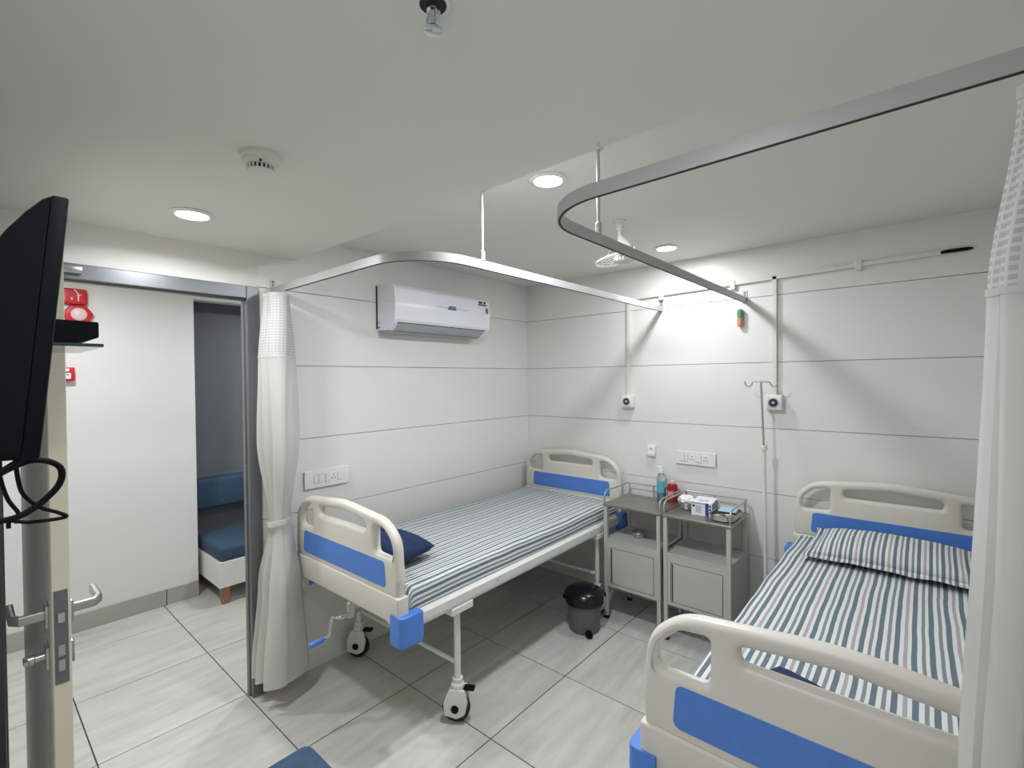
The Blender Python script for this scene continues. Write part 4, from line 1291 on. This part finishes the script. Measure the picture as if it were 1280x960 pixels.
# set-top box on its shelf
o = obj('wall_shelf', bbox(0.97, 1.29, YF, -3.083, 1.729, 1.736, 0.001, 1), mat('dark_glass', (52, 70, 76), 0.1, var=0.02), None, smooth=False)
tag(o, 'dark glass wall shelf beside the television', 'shelf')
q = obj('shelf_bracket', bbox(1.0, 1.26, YF, -3.30, 1.714, 1.729, 0.002, 1), M_OFFW, o, smooth=False)
o = tag(empty('set_top_box', (1.13, -3.2, 1.736)), 'small black set-top box on the glass shelf beside the television', 'set-top box')
pr = fillet([(-0.10, 0.0, 0.004), (0.075, 0.0, 0.004), (0.112, 0.014, 0.006), (0.112, 0.048, 0.004), (-0.10, 0.052, 0.004)], 3)
bm = BM(); rings = [[bm.verts.new((x, p.x, p.y+0.0005)) for p in pr] for x in (-0.14, 0.14)]
n = len(pr)
for j in range(n): bm.faces.new((rings[0][j], rings[0][(j+1) % n], rings[1][(j+1) % n], rings[1][j]))
bm.faces.new(rings[0][::-1]); bm.faces.new(rings[1])
obj('case', bm, M_BLACK, o, angle=20)
obj('front_window', bbox(-0.06, 0.06, 0.112, 0.1128, 0.02, 0.042), M_BLACKG, o, smooth=False)

# ------------------------------------------------------------------ corridor: alarm devices, bench
XC = -1.60
t = tag(empty('alarm_sounder', (XC, -2.782, 2.158)), 'red rounded fire alarm sounder with a white mark on the corridor wall', 'alarm')
bm = plate(BM(), fillet([(-0.063, 0.008, 0.022), (0.063, 0.008, 0.022), (0.063, 0.112, 0.022), (-0.063, 0.112, 0.022)], 5), [], -0.045, 0.0, 0.010, 3)
o = obj('case', bm, M_RED, t); o.rotation_euler = (0, 0, PI/2)
bm = BM()
tube(bm, smooth_path([(0.0465, -0.004, 0.103), (0.0465, 0.012, 0.085), (0.0465, 0.016, 0.055), (0.0465, 0.016, 0.030)], 5), 0.0035, 6)
tube(bm, [(0.0465, 0.016, 0.066), (0.0465, 0.030, 0.072)], 0.003, 6)
tube(bm, [(0.0465, -0.018, 0.052), (0.0465, -0.014, 0.038)], 0.004, 6)
obj('white_mark', bm, M_WHITEP, t)
t = tag(empty('alarm_beacon', (XC, -2.770, 2.048)), 'red fire alarm beacon with a pale round lens on the corridor wall', 'alarm')
bm = plate(BM(), fillet([(-0.055, 0.0, 0.012), (0.055, 0.0, 0.012), (0.082, 0.060, 0.012), (0.045, 0.112, 0.02), (-0.035, 0.112, 0.02), (-0.070, 0.065, 0.012)], 4), [], -0.040, 0.0, 0.008, 3)
o = obj('case', bm, M_RED, t); o.rotation_euler = (0, 0, PI/2)
obj('lens', lathe(BM(), [(0.042, 0.038), (0.041, 0.047), (0.030, 0.054), (0.010, 0.057)], (0, 0.006, 0.055), 28, 'x'), M_PALE, t)
t = tag(empty('call_point', (XC, -2.836, 1.665)), 'small square red manual call point on the corridor wall', 'alarm')
bm = plate(BM(), fillet([(-0.046, 0.0, 0.006), (0.046, 0.0, 0.006), (0.046, 0.088, 0.006), (-0.046, 0.088, 0.006)], 3), [], -0.045, 0.0, 0.004, 2)
o = obj('case', bm, M_RED, t); o.rotation_euler = (0, 0, PI/2)
obj('glass_pane', bbox(0.045, 0.047, -0.034, 0.026, 0.014, 0.052), M_WHITEP, t, smooth=False)
obj('notice', bbox(0.045, 0.047, -0.034, 0.018, 0.062, 0.080), M_WHITEP, t, smooth=False)
bm = BM()
for (y, z) in ((-0.004, 0.022), (0.010, 0.040), (-0.02, 0.036)): box(bm, 0.047, 0.0476, y-0.006, y+0.006, z-0.003, z+0.003)
obj('print', bm, M_DARKPR, t, smooth=False)
conduit('wall_conduit', [(XC+0.008, -2.836, 2.02), (XC+0.008, -2.836, 1.753)], 'thin white conduit above the red call point in the corridor', 0.008)

# upholstered bench in the alcove
t = tag(empty('sofa', (-1.6, -1.2, 0)), 'slate blue upholstered sofa on a white base in the corridor alcove', 'sofa')
X0, X1, Y0, Y1 = -0.34, 0.35, -0.865, 1.05
obj('base', bbox(X0, X1, Y0, Y1, 0.130, 0.318, 0.002, 1), M_PAINT, t, smooth=False)
obj('seat_cushion', bbox(X0+0.14, X1-0.006, Y0+0.006, Y1-0.01, 0.318, 0.425, 0.028, 4), M_SOFA, t)
obj('backrest', bbox(X0, X0+0.135, Y0+0.006, Y1-0.01, 0.600, 0.850, 0.03, 4), M_SOFA, t)
obj('back_board', bbox(X0-0.03, X0-0.004, Y0+0.01, Y1-0.01, 0.318, 0.86, 0.002, 1), M_DARKWALL, t, smooth=False)
for x in (X0+0.04, X1-0.04):
    for y in (Y0+0.045, Y1-0.05):
        bm = BM(); rings = []
        for z, k in ((0.0, 0.020), (0.130, 0.028)):
            rings.append([bm.verts.new((x+a*k, y+b*k, z)) for a, b in ((-1, -1), (1, -1), (1, 1), (-1, 1))])
        for j in range(4): bm.faces.new((rings[0][j], rings[0][(j+1) % 4], rings[1][(j+1) % 4], rings[1][j]))
        bm.faces.new(rings[0][::-1]); bm.faces.new(rings[1])
        obj('leg', bm, M_WOOD, t, smooth=False)

# blue stool at the bottom edge of the picture
t = tag(empty('stool', (1.295, -2.745, 0)), 'slate blue upholstered square stool at the bottom edge of the picture', 'stool')
obj('seat_cushion', bbox(-0.20, 0.20, -0.20, 0.20, 0.370, 0.458, 0.036, 5), M_SOFA, t)
obj('seat_base', bbox(-0.185, 0.185, -0.185, 0.185, 0.335, 0.372, 0.004, 1), M_PAINT, t, smooth=False)
for sx in (-1, 1):
    for sy in (-1, 1):
        bm = tube(BM(), [(sx*0.15, sy*0.15, 0.336), (sx*0.165, sy*0.165, 0.0)], 0.018, 12, radii=[0.020, 0.013]); obj('leg', bm, M_WOOD, t)
